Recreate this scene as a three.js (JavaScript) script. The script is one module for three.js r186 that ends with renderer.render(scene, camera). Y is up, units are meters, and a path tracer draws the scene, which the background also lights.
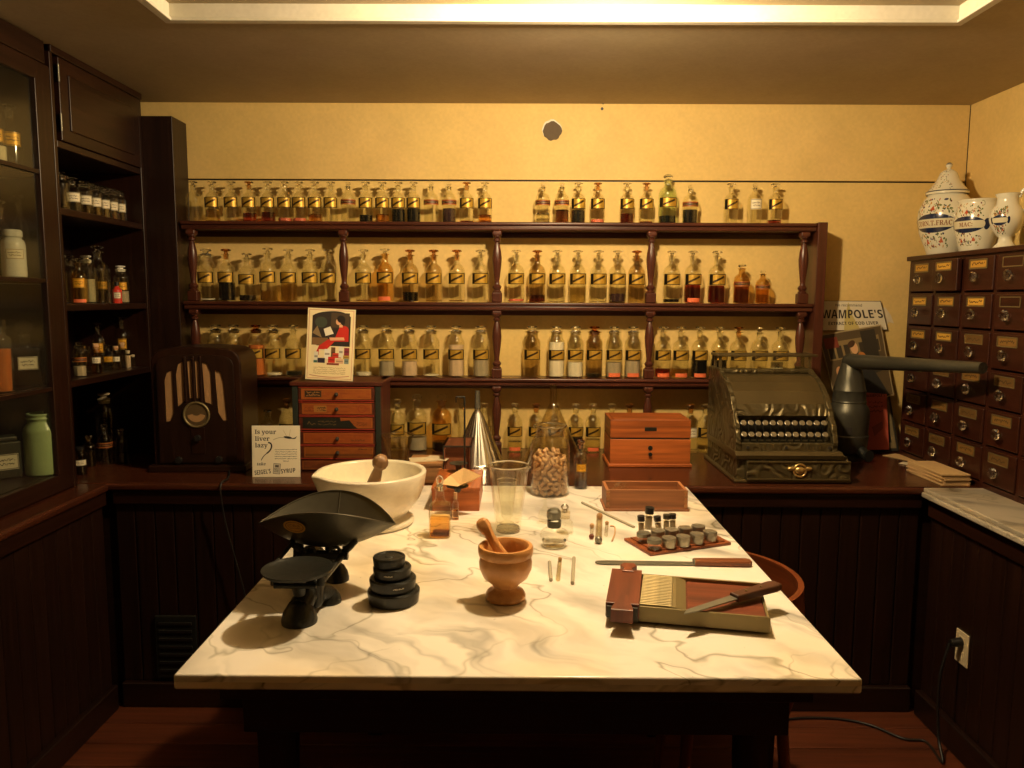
import * as THREE from 'three';
import { RoundedBoxGeometry } from 'three/addons/geometries/RoundedBoxGeometry.js';
import { mergeGeometries, mergeVertices, toCreasedNormals } from 'three/addons/utils/BufferGeometryUtils.js';

// ---------- camera, lamp, exposure ----------
const F = 770;                                   // focal length in pixels of a 1024 x 768 frame
const scene = new THREE.Scene();
scene.background = new THREE.Color(0, 0, 0);
const camera = new THREE.PerspectiveCamera(2 * Math.atan(384 / F) * 180 / Math.PI, 1024 / 768, 0.05, 30);
camera.position.set(0, 1.6, 0);
camera.rotation.order = 'YXZ';
camera.rotation.set(-0.11, 0.0039, 0.0044);
camera.updateMatrixWorld(true);
const renderer = new THREE.WebGLRenderer({ antialias: true });
renderer.toneMapping = THREE.LinearToneMapping;
renderer.toneMappingExposure = 1.0;
renderer.shadowMap.enabled = true;
const LAMP = new THREE.Vector3(0.26, 2.44, -2.15);
const lampLight = new THREE.PointLight(new THREE.Color(1.0, 0.76, 0.44), 9.0, 0, 2);
lampLight.position.copy(LAMP); lampLight.castShadow = true; lampLight.shadow.radius = 2; lampLight.shadow.mapSize.set(2048, 2048);
scene.add(lampLight);

// ---------- helpers ----------
const CT = 0.9;                                  // height of table and counters
function ray(px, py) { return new THREE.Vector3((px - 512) / F, -(py - 384) / F, -1).applyQuaternion(camera.quaternion); }
function onY(px, py, y = CT) { const d = ray(px, py); return d.multiplyScalar((y - 1.6) / d.y).add(camera.position); }
function onZ(px, py, z) { const d = ray(px, py); return d.multiplyScalar(z / d.z).add(camera.position); }
function onX(px, py, x) { const d = ray(px, py); return d.multiplyScalar(x / d.x).add(camera.position); }
let seed = 12345;
function rnd(a = 1, b) { seed = (seed * 1664525 + 1013904223) >>> 0; const r = seed / 4294967296; return b === undefined ? r * a : a + r * (b - a); }
const used = {};
function numbered(n) { const k = used[n] = (used[n] ?? -1) + 1; return k ? n + '_' + String(k).padStart(3, '0') : n; }
function mesh(name, geo, mat, parent) {
  const m = new THREE.Mesh(Array.isArray(geo) ? merge(geo) : geo, mat);
  m.castShadow = m.receiveShadow = true; m.name = parent ? name : numbered(name);
  (parent || scene).add(m); return m;
}
function thing(name, label, category, pos = [0, 0, 0], turn = 0, group) {
  const o = new THREE.Group(); o.name = numbered(name); scene.add(o);
  if (pos.isVector3) o.position.copy(pos); else o.position.set(...pos);
  o.rotation.y = turn; o.userData = { label, category }; if (group) o.userData.group = group; return o;
}
function tag(o, label, category, group) { o.userData = { label, category }; if (group) o.userData.group = group; return o; }
function struct(name, geo, mat, parent) { const m = mesh(name, geo, mat, parent); if (!parent) m.userData.kind = 'structure'; return m; }
function structGroup(name) { const o = new THREE.Group(); o.name = numbered(name); o.userData.kind = 'structure'; scene.add(o); return o; }
function flat(g) { g = g.index ? g.toNonIndexed() : g; for (const k of Object.keys(g.attributes)) if (!['position', 'normal', 'uv'].includes(k)) g.deleteAttribute(k); return g; }
function merge(list) { return mergeGeometries(list.map(flat)); }
// texture coordinates in metres; the grain runs along `axis`
function uvm(g, axis = 0, off = true) {
  g = flat(g); const p = g.attributes.position, uv = new Float32Array(p.count * 2);
  const o1 = off ? rnd() : 0, o2 = off ? rnd() : 0, a = new THREE.Vector3(), b = new THREE.Vector3(), c = new THREE.Vector3();
  for (let i = 0; i < p.count; i += 3) {
    a.fromBufferAttribute(p, i); b.fromBufferAttribute(p, i + 1); c.fromBufferAttribute(p, i + 2);
    const n = b.clone().sub(a).cross(c.clone().sub(a)); const q = [Math.abs(n.x), Math.abs(n.y), Math.abs(n.z)];
    const k = q.indexOf(Math.max(...q)); let e = [0, 1, 2].filter((v) => v !== k); if (e[0] === axis) e = [e[1], e[0]];
    [a, b, c].forEach((v, j) => { uv[(i + j) * 2] = v.getComponent(e[0]) + o1; uv[(i + j) * 2 + 1] = v.getComponent(e[1]) + o2; });
  }
  g.setAttribute('uv', new THREE.BufferAttribute(uv, 2)); return g;
}
function bx(w, h, d, x = 0, y = 0, z = 0, r = 0, axis = 0) {
  const g = r > 0 ? new RoundedBoxGeometry(w, h, d, 2, Math.min(r, w / 2.01, h / 2.01, d / 2.01)) : new THREE.BoxGeometry(w, h, d);
  g.translate(x, y, z); return uvm(g, axis);
}
// box given by its corners
function b2(x0, x1, y0, y1, z0, z1, r = 0, axis = 0) { return bx(Math.abs(x1 - x0), Math.abs(y1 - y0), Math.abs(z1 - z0), (x0 + x1) / 2, (y0 + y1) / 2, (z0 + z1) / 2, r, axis); }
// box whose faces carry a whole picture each
function plate(w, h, d, x = 0, y = 0, z = 0) { return new THREE.BoxGeometry(w, h, d).translate(x, y, z); }
function lathe(pts, seg = 24) { return new THREE.LatheGeometry(pts.map(([r, y]) => new THREE.Vector2(Math.max(r, 0.0001), y)), seg); }
// lathe that keeps corners sharp where the profile turns hard
function turned(pts, seg = 24, ang = 0.6) { return toCreasedNormals(lathe(pts, seg), ang); }
function tube(pts, r, seg = 8, n = 24) { return new THREE.TubeGeometry(new THREE.CatmullRomCurve3(pts.map((p) => p.isVector3 ? p : new THREE.Vector3(...p))), n, r, seg); }
function rod(a, b, r0, r1 = r0, seg = 12) {
  a = a.isVector3 ? a : new THREE.Vector3(...a); b = b.isVector3 ? b : new THREE.Vector3(...b);
  const g = new THREE.CylinderGeometry(r1, r0, a.distanceTo(b), seg);
  g.applyQuaternion(new THREE.Quaternion().setFromUnitVectors(new THREE.Vector3(0, 1, 0), b.clone().sub(a).normalize()));
  const m = a.clone().add(b).multiplyScalar(0.5); return g.translate(m.x, m.y, m.z);
}
function extr(pts, depth, bevel = 0, holes = []) {
  const s = pts instanceof THREE.Shape ? pts : new THREE.Shape(pts.map(([x, y]) => new THREE.Vector2(x, y)));
  for (const h of holes) s.holes.push(h);
  return new THREE.ExtrudeGeometry(s, { depth, bevelEnabled: bevel > 0, bevelSize: bevel, bevelThickness: bevel, bevelSegments: 2, curveSegments: 16 });
}

// ---------- textures ----------
function hash(x, y, s) { let h = (x * 374761393 + y * 668265263 + s * 1274126177) | 0; h = Math.imul(h ^ (h >>> 13), 1274126177); return ((h ^ (h >>> 16)) >>> 0) / 4294967296; }
function vnoise(x, y, s, px = 1e9, py = 1e9) {
  const xi = Math.floor(x), yi = Math.floor(y), fx = x - xi, fy = y - yi, u = fx * fx * (3 - 2 * fx), v = fy * fy * (3 - 2 * fy);
  const w = (a, m) => ((a % m) + m) % m, x0 = w(xi, px), x1 = w(xi + 1, px), y0 = w(yi, py), y1 = w(yi + 1, py);
  const a = hash(x0, y0, s), b = hash(x1, y0, s), c = hash(x0, y1, s), d = hash(x1, y1, s);
  return a + (b - a) * u + (c - a) * v + (a - b - c + d) * u * v;
}
function fbm(x, y, s, oct = 4, px = 1e9, py = 1e9) { let t = 0, a = 0.5, n = 0; for (let i = 0; i < oct; i++) { t += a * vnoise(x, y, s + i * 17, px, py); n += a; a *= 0.5; x *= 2; y *= 2; px *= 2; py *= 2; } return t / n; }
function dataTex(w, h, fn, srgb = true) {
  const d = new Uint8Array(w * h * 4);
  for (let j = 0; j < h; j++) for (let i = 0; i < w; i++) { const c = fn(i / w, j / h), k = (j * w + i) * 4; for (let q = 0; q < 3; q++) d[k + q] = Math.max(0, Math.min(255, Math.round(c[q] * 255))); d[k + 3] = 255; }
  const t = new THREE.DataTexture(d, w, h); t.wrapS = t.wrapT = THREE.RepeatWrapping; t.magFilter = THREE.LinearFilter; t.minFilter = THREE.LinearMipmapLinearFilter; t.generateMipmaps = true;
  if (srgb) t.colorSpace = THREE.SRGBColorSpace; t.needsUpdate = true; return t;
}
const grainTex = dataTex(512, 512, (u, v) => {        // wood grain: one square metre
  const w = fbm(u * 4, v * 2, 3, 3, 4, 2) * 0.5;
  const a = fbm((u + w * 0.06) * 70, v * 3, 5, 3, 70, 3), b = fbm(u * 200, v * 12, 9, 2, 200, 12), c = fbm(u * 9, v * 2, 21, 3, 9, 2);
  const g = 0.52 + 0.34 * a + 0.12 * b + 0.22 * (c - 0.5); return [g + 0.05, g, g - 0.03];
});
const mottleTex = dataTex(512, 512, (u, v) => { const g = 0.92 + 0.07 * fbm(u * 8, v * 8, 31, 5, 8, 8) + 0.05 * (fbm(u * 90, v * 90, 33, 2, 90, 90) - 0.5); return [g, g * (0.985 + 0.02 * fbm(u * 5, v * 5, 41, 3, 5, 5)), g * (0.94 + 0.09 * fbm(u * 3, v * 3, 43, 3, 3, 3))]; });
const bumpTex = dataTex(256, 256, (u, v) => { const g = fbm(u * 24, v * 24, 51, 4, 24, 24); return [g, g, g]; }, false);
const embossTex = dataTex(512, 512, (u, v) => {       // cast scrollwork of the till
  const x = u * 14, y = v * 14, w = fbm(x, y, 61, 2, 14, 14) * 5;
  const s = 0.5 + 0.5 * Math.sin((x + w) * 3.1) * Math.cos((y - w * 0.8) * 3.1); const g = Math.min(1, Math.max(0, s * 1.6 - 0.3)); return [g, g, g];
}, false);
const streakTex = dataTex(256, 256, (u, v) => { const g = 0.72 + 0.28 * fbm(u * 5, v * 5, 71, 5, 5, 5); return [g, g, g * 0.98]; });
const marbleTex = dataTex(1024, 1024, (u, v) => {   // 1.5 m square
  const wx = fbm(u * 5, v * 5, 101, 5) - 0.5, wy = fbm(u * 5 + 9, v * 5, 103, 5) - 0.5;
  const x = u + wx * 0.20, y = v + wy * 0.20, d = x * 0.80 + y * 0.60, e = x * 0.60 - y * 0.80;
  const ridge = (n, k) => Math.pow(Math.max(0, 1 - Math.abs(n - 0.5) * k), 1.6), on = (n, a, b) => Math.min(1, Math.max(0, (n - a) / (b - a)));
  let thin = ridge(fbm(d * 3.2, e * 7.5, 107, 4), 60) * 0.26 * on(fbm(u * 4, v * 4, 109, 3), 0.44, 0.6);
  thin += ridge(fbm(d * 4 + 4, e * 6 + 2, 117, 4), 70) * 0.24 * on(fbm(u * 3 + 8, v * 3, 119, 3), 0.46, 0.62);
  const streak = ridge(fbm(d * 2.5 + 4, e * 19, 113, 4), 9) * 0.22 * on(fbm(u * 5 + 5, v * 5, 127, 3), 0.46, 0.70);
  const cloud = Math.max(0, fbm(d * 3.5, e * 11 + 3, 131, 5) - 0.47) * 0.9, warm = Math.max(0, fbm(u * 6, v * 6 + 7, 137, 4) - 0.46);
  const spot = vnoise(u * 170, v * 170, 139) > 0.982 && fbm(u * 6, v * 6, 149, 2) > 0.52 ? 0.14 : 0;
  const k = 1 - thin - streak - cloud * 0.7 - spot;
  return [0.955 * k, 0.93 * (k - warm * 0.10 + streak * 0.02), 0.885 * (k - warm * 0.30 - thin * 0.10 + streak * 0.04)];
});
function canvas(w, h, draw) {
  const c = document.createElement('canvas'); c.width = w; c.height = h; const g = c.getContext('2d'); draw(g, w, h);
  const t = new THREE.CanvasTexture(c); t.colorSpace = THREE.SRGBColorSpace; t.anisotropy = 4; return t;
}
function scribble(g, x, y, w, h, lines, col, lw = 2) {   // writing too small to read in the photograph
  g.strokeStyle = col; g.lineWidth = lw;
  for (let l = 0; l < lines; l++) { const yy = y + (l + 0.5) * h / lines; g.beginPath(); let up = 0; for (let i = 0; i <= w; i += Math.max(2, h / lines * 0.22)) { const gap = rnd() < 0.12; up = rnd(-0.3, 0.3) * h / lines; if (gap || i === 0) g.moveTo(x + i, yy + up); else g.lineTo(x + i, yy + up); } g.stroke(); }
}

// ---------- materials ----------
const std = (color, roughness, o = {}) => new THREE.MeshStandardMaterial({ color, roughness, ...o });
const lin = (r, g, b) => new THREE.Color().setRGB(r, g, b);
const wood = (r, g, b, rough = 0.4, o = {}) => new THREE.MeshPhysicalMaterial({ color: lin(r, g, b), map: grainTex, roughness: rough, bumpMap: grainTex, bumpScale: 0.0006, ...o });
const fineTex = grainTex.clone(); fineTex.repeat.set(0.5, 0.12); fineTex.needsUpdate = true;
const fineWood = (r, g, b, rough) => new THREE.MeshPhysicalMaterial({ color: lin(r, g, b), map: mottleTex, roughness: rough });
const M = {
  wall: std(lin(0.75, 0.53, 0.185), 0.7, { map: mottleTex, bumpMap: bumpTex, bumpScale: 0.0008 }),
  soffit: std(lin(0.44, 0.355, 0.23), 0.8, { map: mottleTex }),
  trim: std(lin(0.72, 0.68, 0.56), 0.5, { map: mottleTex }),
  darkWood: wood(0.025, 0.0095, 0.005, 0.38), walnut: wood(0.030, 0.0105, 0.005, 0.34),
  rack: wood(0.115, 0.036, 0.020, 0.3), counter: wood(0.095, 0.030, 0.014, 0.24),
  floor: wood(0.15, 0.045, 0.019, 0.42), drawerWood: wood(0.062, 0.017, 0.008, 0.35),
  orangeWood: wood(0.60, 0.18, 0.04, 0.4), boxWood: wood(0.50, 0.22, 0.085, 0.55), turnedWood: fineWood(0.62, 0.30, 0.10, 0.34), paleWood: wood(0.5, 0.27, 0.1, 0.6),
  redWood: wood(0.26, 0.07, 0.03, 0.4), pestleWood: fineWood(0.27, 0.15, 0.07, 0.5), chairWood: wood(0.28, 0.075, 0.022, 0.35),
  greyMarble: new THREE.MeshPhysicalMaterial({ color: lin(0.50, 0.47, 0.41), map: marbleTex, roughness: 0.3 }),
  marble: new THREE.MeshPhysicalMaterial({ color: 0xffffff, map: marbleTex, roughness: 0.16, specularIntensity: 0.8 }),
  iron: std(lin(0.016, 0.017, 0.014), 0.36, { metalness: 0.2, bumpMap: bumpTex, bumpScale: 0.0006 }),
  tin: std(lin(0.30, 0.29, 0.24), 0.42, { metalness: 0.75, map: streakTex }),
  silver: std(lin(0.62, 0.59, 0.52), 0.25, { metalness: 1 }), pewter: std(lin(0.48, 0.44, 0.36), 0.32, { metalness: 0.7, map: streakTex }), paleRod: std(lin(0.42, 0.38, 0.28), 0.25),
  brass: std(lin(0.34, 0.27, 0.13), 0.45, { metalness: 0.6, map: streakTex }),
  brightBrass: std(lin(0.78, 0.56, 0.22), 0.3, { metalness: 0.9 }),
  bronze: std(lin(0.17, 0.125, 0.055), 0.42, { metalness: 0.65, map: streakTex }),
  bronzeCast: std(lin(0.16, 0.125, 0.06), 0.4, { metalness: 0.65, map: streakTex, bumpMap: embossTex, bumpScale: 0.006 }),
  gunmetal: std(lin(0.125, 0.118, 0.09), 0.42, { metalness: 0.6, map: streakTex }),
  black: std(lin(0.012, 0.011, 0.010), 0.4), dark: std(lin(0.03, 0.024, 0.018), 0.5),
  cream: new THREE.MeshPhysicalMaterial({ color: lin(0.86, 0.79, 0.62), roughness: 0.3, clearcoat: 0.4, clearcoatRoughness: 0.15, map: mottleTex }),
  porcelain: new THREE.MeshPhysicalMaterial({ color: lin(0.66, 0.63, 0.52), roughness: 0.2, clearcoat: 0.6, clearcoatRoughness: 0.08 }),
  glass: new THREE.MeshPhysicalMaterial({ color: lin(0.975, 0.97, 0.92), transmission: 1, thickness: 0, roughness: 0.06, ior: 1.5 }),
  clearGlass: new THREE.MeshPhysicalMaterial({ color: lin(0.965, 0.965, 0.93), transmission: 1, thickness: 0, roughness: 0.05, ior: 1.5 }),
  smokeGlass: new THREE.MeshPhysicalMaterial({ color: lin(0.90, 0.86, 0.75), transmission: 1, thickness: 0, roughness: 0.08, ior: 1.5 }),
  amberGlass: new THREE.MeshPhysicalMaterial({ color: lin(0.93, 0.83, 0.62), transmission: 1, thickness: 0, roughness: 0.08, ior: 1.5 }),
  greenGlass: new THREE.MeshPhysicalMaterial({ color: lin(0.925, 0.965, 0.87), transmission: 1, thickness: 0, roughness: 0.08, ior: 1.5 }),
  stopper: new THREE.MeshPhysicalMaterial({ color: lin(0.97, 0.965, 0.91), transmission: 1, thickness: 0.01, roughness: 0.05, ior: 1.5 }),
  brownStopper: new THREE.MeshPhysicalMaterial({ color: lin(0.97, 0.9, 0.8), transmission: 1, thickness: 0.01, roughness: 0.06, ior: 1.5, attenuationColor: lin(0.7, 0.42, 0.2), attenuationDistance: 0.02 }),
  crystal: new THREE.MeshPhysicalMaterial({ color: lin(0.95, 0.95, 0.92), transmission: 1, thickness: 0.02, roughness: 0.04, ior: 1.52 }),
  jade: new THREE.MeshPhysicalMaterial({ color: lin(0.42, 0.55, 0.27), roughness: 0.3, clearcoat: 0.4 }),
  cork: std(lin(0.62, 0.38, 0.20), 0.85, { map: mottleTex, bumpMap: bumpTex, bumpScale: 0.001 }),
  paper: std(lin(0.72, 0.60, 0.40), 0.8, { map: mottleTex, side: THREE.DoubleSide }),
  kraft: std(lin(0.55, 0.36, 0.17), 0.85, { map: mottleTex, side: THREE.DoubleSide }),
  white: std(lin(0.82, 0.80, 0.72), 0.6), ivory: std(lin(0.60, 0.50, 0.32), 0.5), keyTop: std(lin(0.16, 0.13, 0.08), 0.3), red: std(lin(0.6, 0.04, 0.02), 0.35),
  cloth: std(lin(0.42, 0.24, 0.10), 0.9, { map: mottleTex, bumpMap: bumpTex, bumpScale: 0.001 }),
};

// ---------- the room ----------
const ZB = -3.6, XL = -2.0, XR = 2.05, YC = 2.478;
{ // floor of boards running across
  const fl = structGroup('floor'); struct('subfloor', b2(-2.2, 2.25, -0.12, -0.022, -3.8, 1.5), M.dark, fl);
  for (let z = -2.95; z < 1.3; z += 0.135) struct('plank', bx(4.05, 0.022, 0.131, 0.02, -0.011, z, 0.003, 0), M.floor, fl);
}
{ // back wall: two sheets with an open joint, an old patch and nail holes
  const w = structGroup('wall_back');
  const seamL = onZ(188, 178.5, ZB).y, seamR = onZ(896, 183, ZB).y, sy = (seamL + seamR) / 2;
  struct('panel', b2(XL - 0.1, XR + 0.1, 0, sy - 0.004, ZB - 0.012, ZB, 0), M.wall, w);
  struct('panel', b2(XL - 0.1, XR + 0.1, sy + 0.004, 2.8, ZB - 0.012, ZB + 0.002, 0), M.wall, w);
  struct('backing', b2(XL - 0.1, XR + 0.1, 0, 2.8, ZB - 0.12, ZB - 0.013, 0), M.dark, w);
  const c = onZ(552.5, 131, ZB + 0.004), pts = [], pts2 = [];
  for (let i = 0; i < 22; i++) { const a = i / 22 * Math.PI * 2, r = 0.042 * (0.9 + 0.18 * rnd()); pts.push([Math.cos(a) * r, Math.sin(a) * r]); pts2.push([Math.cos(a) * r * 1.04 - 0.002, Math.sin(a) * r * 1.05 + 0.006]); }
  const m1 = struct('chipped_paint', extr(pts2, 0.0008), M.trim, w); m1.position.set(c.x, c.y, ZB + 0.002);
  const m2 = struct('bare_patch', extr(pts, 0.0012), std(lin(0.13, 0.095, 0.06), 0.9, { map: mottleTex }), w); m2.position.set(c.x, c.y, ZB + 0.0028);
  for (const [x, y] of [[603, 103], [602, 109]]) { const p = onZ(x, y, ZB); const n = struct('nail_hole', new THREE.CylinderGeometry(0.0065, 0.0065, 0.008, 10).rotateX(Math.PI / 2), M.black, w); n.position.set(p.x, p.y, ZB + 0.002); }
}
struct('wall_right', b2(XR, XR + 0.12, 0, 2.8, ZB - 0.1, 1.4), M.wall);
struct('wall_left', b2(XL - 0.12, XL, 0, 2.8, ZB - 0.1, 1.4), M.wall);
struct('wall_rear', b2(XL - 0.12, XR + 0.12, 0, 2.8, 1.3, 1.42), M.walnut);
struct('trim_1', b2(XR - 0.003, XR, 0.9, YC, ZB + 0.002, ZB + 0.004, 0, 1), M.walnut);
const tx0 = -1.113, tx1 = 1.407, tz0 = -2.56, tz1 = 0.55;
struct('ceiling', [b2(XL, XR, YC, 2.78, ZB, tz0), b2(XL, XR, YC, 2.78, tz1, 1.3), b2(XL, tx0, YC, 2.78, tz0, tz1), b2(tx1, XR, YC, 2.78, tz0, tz1), b2(tx0, tx1, 2.525, 2.78, tz0, tz1)], M.soffit);
for (const g of [[tx0, tx1, tz0, tz0 + 0.014], [tx0, tx1, tz1 - 0.014, tz1], [tx0, tx0 + 0.014, tz0 + 0.0145, tz1 - 0.0145], [tx1 - 0.014, tx1, tz0 + 0.0145, tz1 - 0.0145]]) {
  const o = structGroup('trim_2'); struct('board', b2(g[0], g[1], YC + 0.003, 2.525, g[2], g[3], 0.002), M.trim, o);
  const e = 0.008; struct('bead', b2(g[0] - e, g[1] + e, YC - 0.008, YC + 0.002, g[2] - e, g[3] + e, 0.003), M.trim, o);
}
{ // the ceiling lamp just above the frame
  const l = thing('ceiling_lamp', 'bare round bulb in a dark socket on the recessed ceiling', 'lamp', [LAMP.x, 2.525, LAMP.z]);
  mesh('ceiling_rose', turned([[0, 0], [0.05, 0], [0.05, -0.008], [0.03, -0.018], [0, -0.018]]), M.brass, l);
  mesh('socket', turned([[0.014, -0.016], [0.018, -0.022], [0.018, -0.05], [0.0, -0.05]]), M.dark, l);
  mesh('bulb', new THREE.SphereGeometry(0.034, 20, 14).translate(0, LAMP.y - 2.525, 0), new THREE.MeshStandardMaterial({ color: 0xffffff, emissive: new THREE.Color(1, 0.74, 0.4), emissiveIntensity: 40 }), l);
}

// ---------- counters with boarded fronts ----------
const ZC = -2.85, XCL = -1.534, XCR = 1.55;
function boards(parent, from, to, place) { const n = Math.round((to - from) / 0.075), w = (to - from) / n; const gs = [0, 1, 2].map(() => bx(w - 0.0025, 0.715, 0.014, 0, 0, 0, 0.005, 1)); for (let i = 0; i < n; i++) { const m = mesh('board', gs[(i * 7) % 3], M.darkWood, parent); place(m, from + (i + 0.5) * w); } }
{
  const c = thing('back_counter', 'long dark red wooden counter with vertical boarded front under the bottle rack', 'counter', [0, 0, 0]);
  mesh('counter_top', b2(XL + 0.006, XR - 0.006, CT - 0.032, CT, ZB + 0.006, ZC, 0.012, 0), M.counter, c);
  mesh('apron', b2(XCL, XCR, CT - 0.085, CT - 0.033, ZC - 0.03, ZC - 0.014, 0.004, 0), M.walnut, c);
  mesh('carcass', b2(XCL - 0.3, XCR + 0.3, 0.0, CT - 0.034, ZB + 0.02, ZC - 0.045, 0, 0), M.darkWood, c);
  boards(c, XCL, XCR, (m, x) => m.position.set(x, 0.4575, ZC - 0.037));
  mesh('plinth', b2(XCL, XCR, 0, 0.1, ZC - 0.044, ZC - 0.008, 0.006, 0), M.darkWood, c);
  const v = thing('wall_vent', 'black metal vent plate set low in the dark boarded counter front', 'vent', [0, 0, 0]);
  const p = onZ(152, 618, ZC), q = onZ(196, 680, ZC);
  mesh('frame', b2(p.x, q.x, q.y, p.y, ZC - 0.03, ZC - 0.018, 0.003), M.iron, v);
  for (let k = 0; k < 7; k++) mesh('louvre', bx(q.x - p.x - 0.03, 0.012, 0.006, (p.x + q.x) / 2, q.y + 0.03 + k * (p.y - q.y - 0.06) / 6, ZC - 0.016, 0.002), M.black, v);
}
{
  const c = thing('side_counter', 'dark wooden counter below the glass fronted cabinet and open shelves', 'counter', [0, 0, 0]);
  mesh('counter_top', b2(XL + 0.006, XCL, CT - 0.032, CT, ZC + 0.001, 0.6, 0.012, 2), M.counter, c);
  mesh('apron', b2(XCL - 0.03, XCL - 0.014, CT - 0.085, CT - 0.033, ZC, 0.55, 0.004, 2), M.walnut, c);
  mesh('carcass', b2(XL + 0.02, XCL - 0.045, 0, CT - 0.034, ZC, 0.55, 0, 2), M.darkWood, c);
  boards(c, ZC, -0.3, (m, z) => { m.position.set(XCL - 0.037, 0.4575, z); m.rotation.y = Math.PI / 2; });
  mesh('plinth', b2(XCL - 0.044, XCL - 0.008, 0, 0.1, ZC, 0.55, 0.006, 2), M.darkWood, c);
}
{
  const c = thing('marble_counter', 'dark boarded counter with a pale marble top below the drawer cabinet', 'counter', [0, 0, 0]);
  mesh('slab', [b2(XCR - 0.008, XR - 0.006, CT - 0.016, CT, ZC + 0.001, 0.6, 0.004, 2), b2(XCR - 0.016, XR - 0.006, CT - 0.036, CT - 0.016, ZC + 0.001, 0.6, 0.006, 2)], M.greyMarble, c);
  mesh('apron', b2(XCR + 0.014, XCR + 0.03, CT - 0.11, CT - 0.037, ZC, 0.55, 0.004, 2), M.walnut, c);
  mesh('carcass', b2(XCR + 0.045, XR - 0.02, 0, CT - 0.038, ZC, 0.55, 0, 2), M.darkWood, c);
  boards(c, ZC, -0.3, (m, z) => { m.position.set(XCR + 0.037, 0.4575, z); m.rotation.y = Math.PI / 2; });
  mesh('plinth', b2(XCR + 0.008, XCR + 0.044, 0, 0.1, ZC, 0.55, 0.006, 2), M.darkWood, c);
}
// ---------- rack behind the counter ----------
const SH = [1.938, 1.584, 1.243], ZS = -3.455, RX0 = -1.487, RX1 = 1.372;
{
  struct('pilaster', b2(-1.68, RX0 - 0.012, CT, 2.385, ZB, ZB + 0.15, 0.003, 1), M.darkWood);
  const r = thing('bottle_rack', 'dark red wooden rack of three long shelves on turned posts against yellow wall', 'shelf rack', [0, 0, 0]);
  for (const y of SH) {
    mesh('shelf', [b2(RX0, RX1 - 0.042, y - 0.016, y, ZB + 0.003, ZS, 0.006, 0), b2(RX0, RX1 - 0.042, y - 0.036, y - 0.015, ZB + 0.003, ZS - 0.008, 0.006, 0)], M.rack, r);
    mesh('apron', b2(RX0, RX1 - 0.042, y - 0.06, y - 0.036, ZB + 0.003, ZB + 0.018, 0.003, 0), M.rack, r);
  }
  mesh('side_panel', b2(RX1 - 0.042, RX1, CT, SH[0] + 0.003, ZB + 0.003, ZS + 0.012, 0.003, 1), M.rack, r);
  const makePost = (h) => {
    const p = [[0.019, 0.045], [0.0205, 0.05], [0.014, 0.056], [0.020, 0.066], [0.020, 0.072], [0.012, 0.082], [0.011, 0.095], [0.0145, 0.12], [0.020, 0.17], [0.0215, 0.195], [0.019, 0.225], [0.012, 0.258], [0.010, 0.266], [0.0165, 0.272], [0.0165, 0.278], [0.012, 0.284], [0.019, 0.292], [0.019, 0.297]];
    const s = h / 0.318; return merge([turned(p.map(([a, b]) => [a, b * s]), 18), bx(0.046, 0.046 * s, 0.044, 0, 0.023 * s, 0, 0.006, 1), bx(0.044, 0.024 * s, 0.042, 0, h - 0.012 * s, 0, 0.008, 1)]);
  };
  const rows = [[SH[1], SH[0] - 0.036], [SH[2], SH[1] - 0.036], [CT, SH[2] - 0.036]];
  rows.forEach(([y0, y1], k) => { const g = makePost(y1 - y0); for (const px of [193, 344, 497, 651, 803]) { const m = mesh('post', g, M.rack, r); m.position.set(onZ(px, 270, ZS - 0.03).x, y0, ZS - 0.03); } });
}
// ---------- table ----------
const TX0 = -0.636, TX1 = 0.650, TZ0 = -1.366, TZ1 = -2.845;
{
  const t = thing('work_table', 'large table with a veined white marble top and dark wooden frame', 'table', [0, 0, 0]);
  const top = bx(TX1 - TX0, 0.03, TZ0 - TZ1, (TX0 + TX1) / 2, CT - 0.015, (TZ0 + TZ1) / 2, 0.005);
  const p = top.attributes.position, uv = top.attributes.uv;
  for (let i = 0; i < p.count; i++) uv.setXY(i, (p.getX(i) - TX0) / 1.5 + (p.getY(i) < CT - 0.006 ? 0.02 : 0), (p.getZ(i) - TZ1) / 1.5 + (CT - p.getY(i)));
  mesh('marble_top', top, M.marble, t);
  mesh('frame', [b2(-0.59, 0.6, 0.80, 0.869, -1.46, -2.80, 0.004), b2(-0.565, 0.575, 0.695, 0.80, -1.52, -1.55, 0.003), b2(-0.565, 0.575, 0.695, 0.80, -2.76, -2.73, 0.003), b2(-0.565, -0.535, 0.695, 0.80, -2.73, -1.55, 0.003, 2), b2(0.545, 0.575, 0.695, 0.80, -2.73, -1.55, 0.003, 2)], M.darkWood, t);
  for (const x of [-0.51, 0.52]) for (const z of [-1.58, -2.7]) mesh('leg', new THREE.CylinderGeometry(0.052, 0.036, 0.80, 4, 1).rotateY(Math.PI / 4).translate(x, 0.40, z), M.darkWood, t);
}
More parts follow.
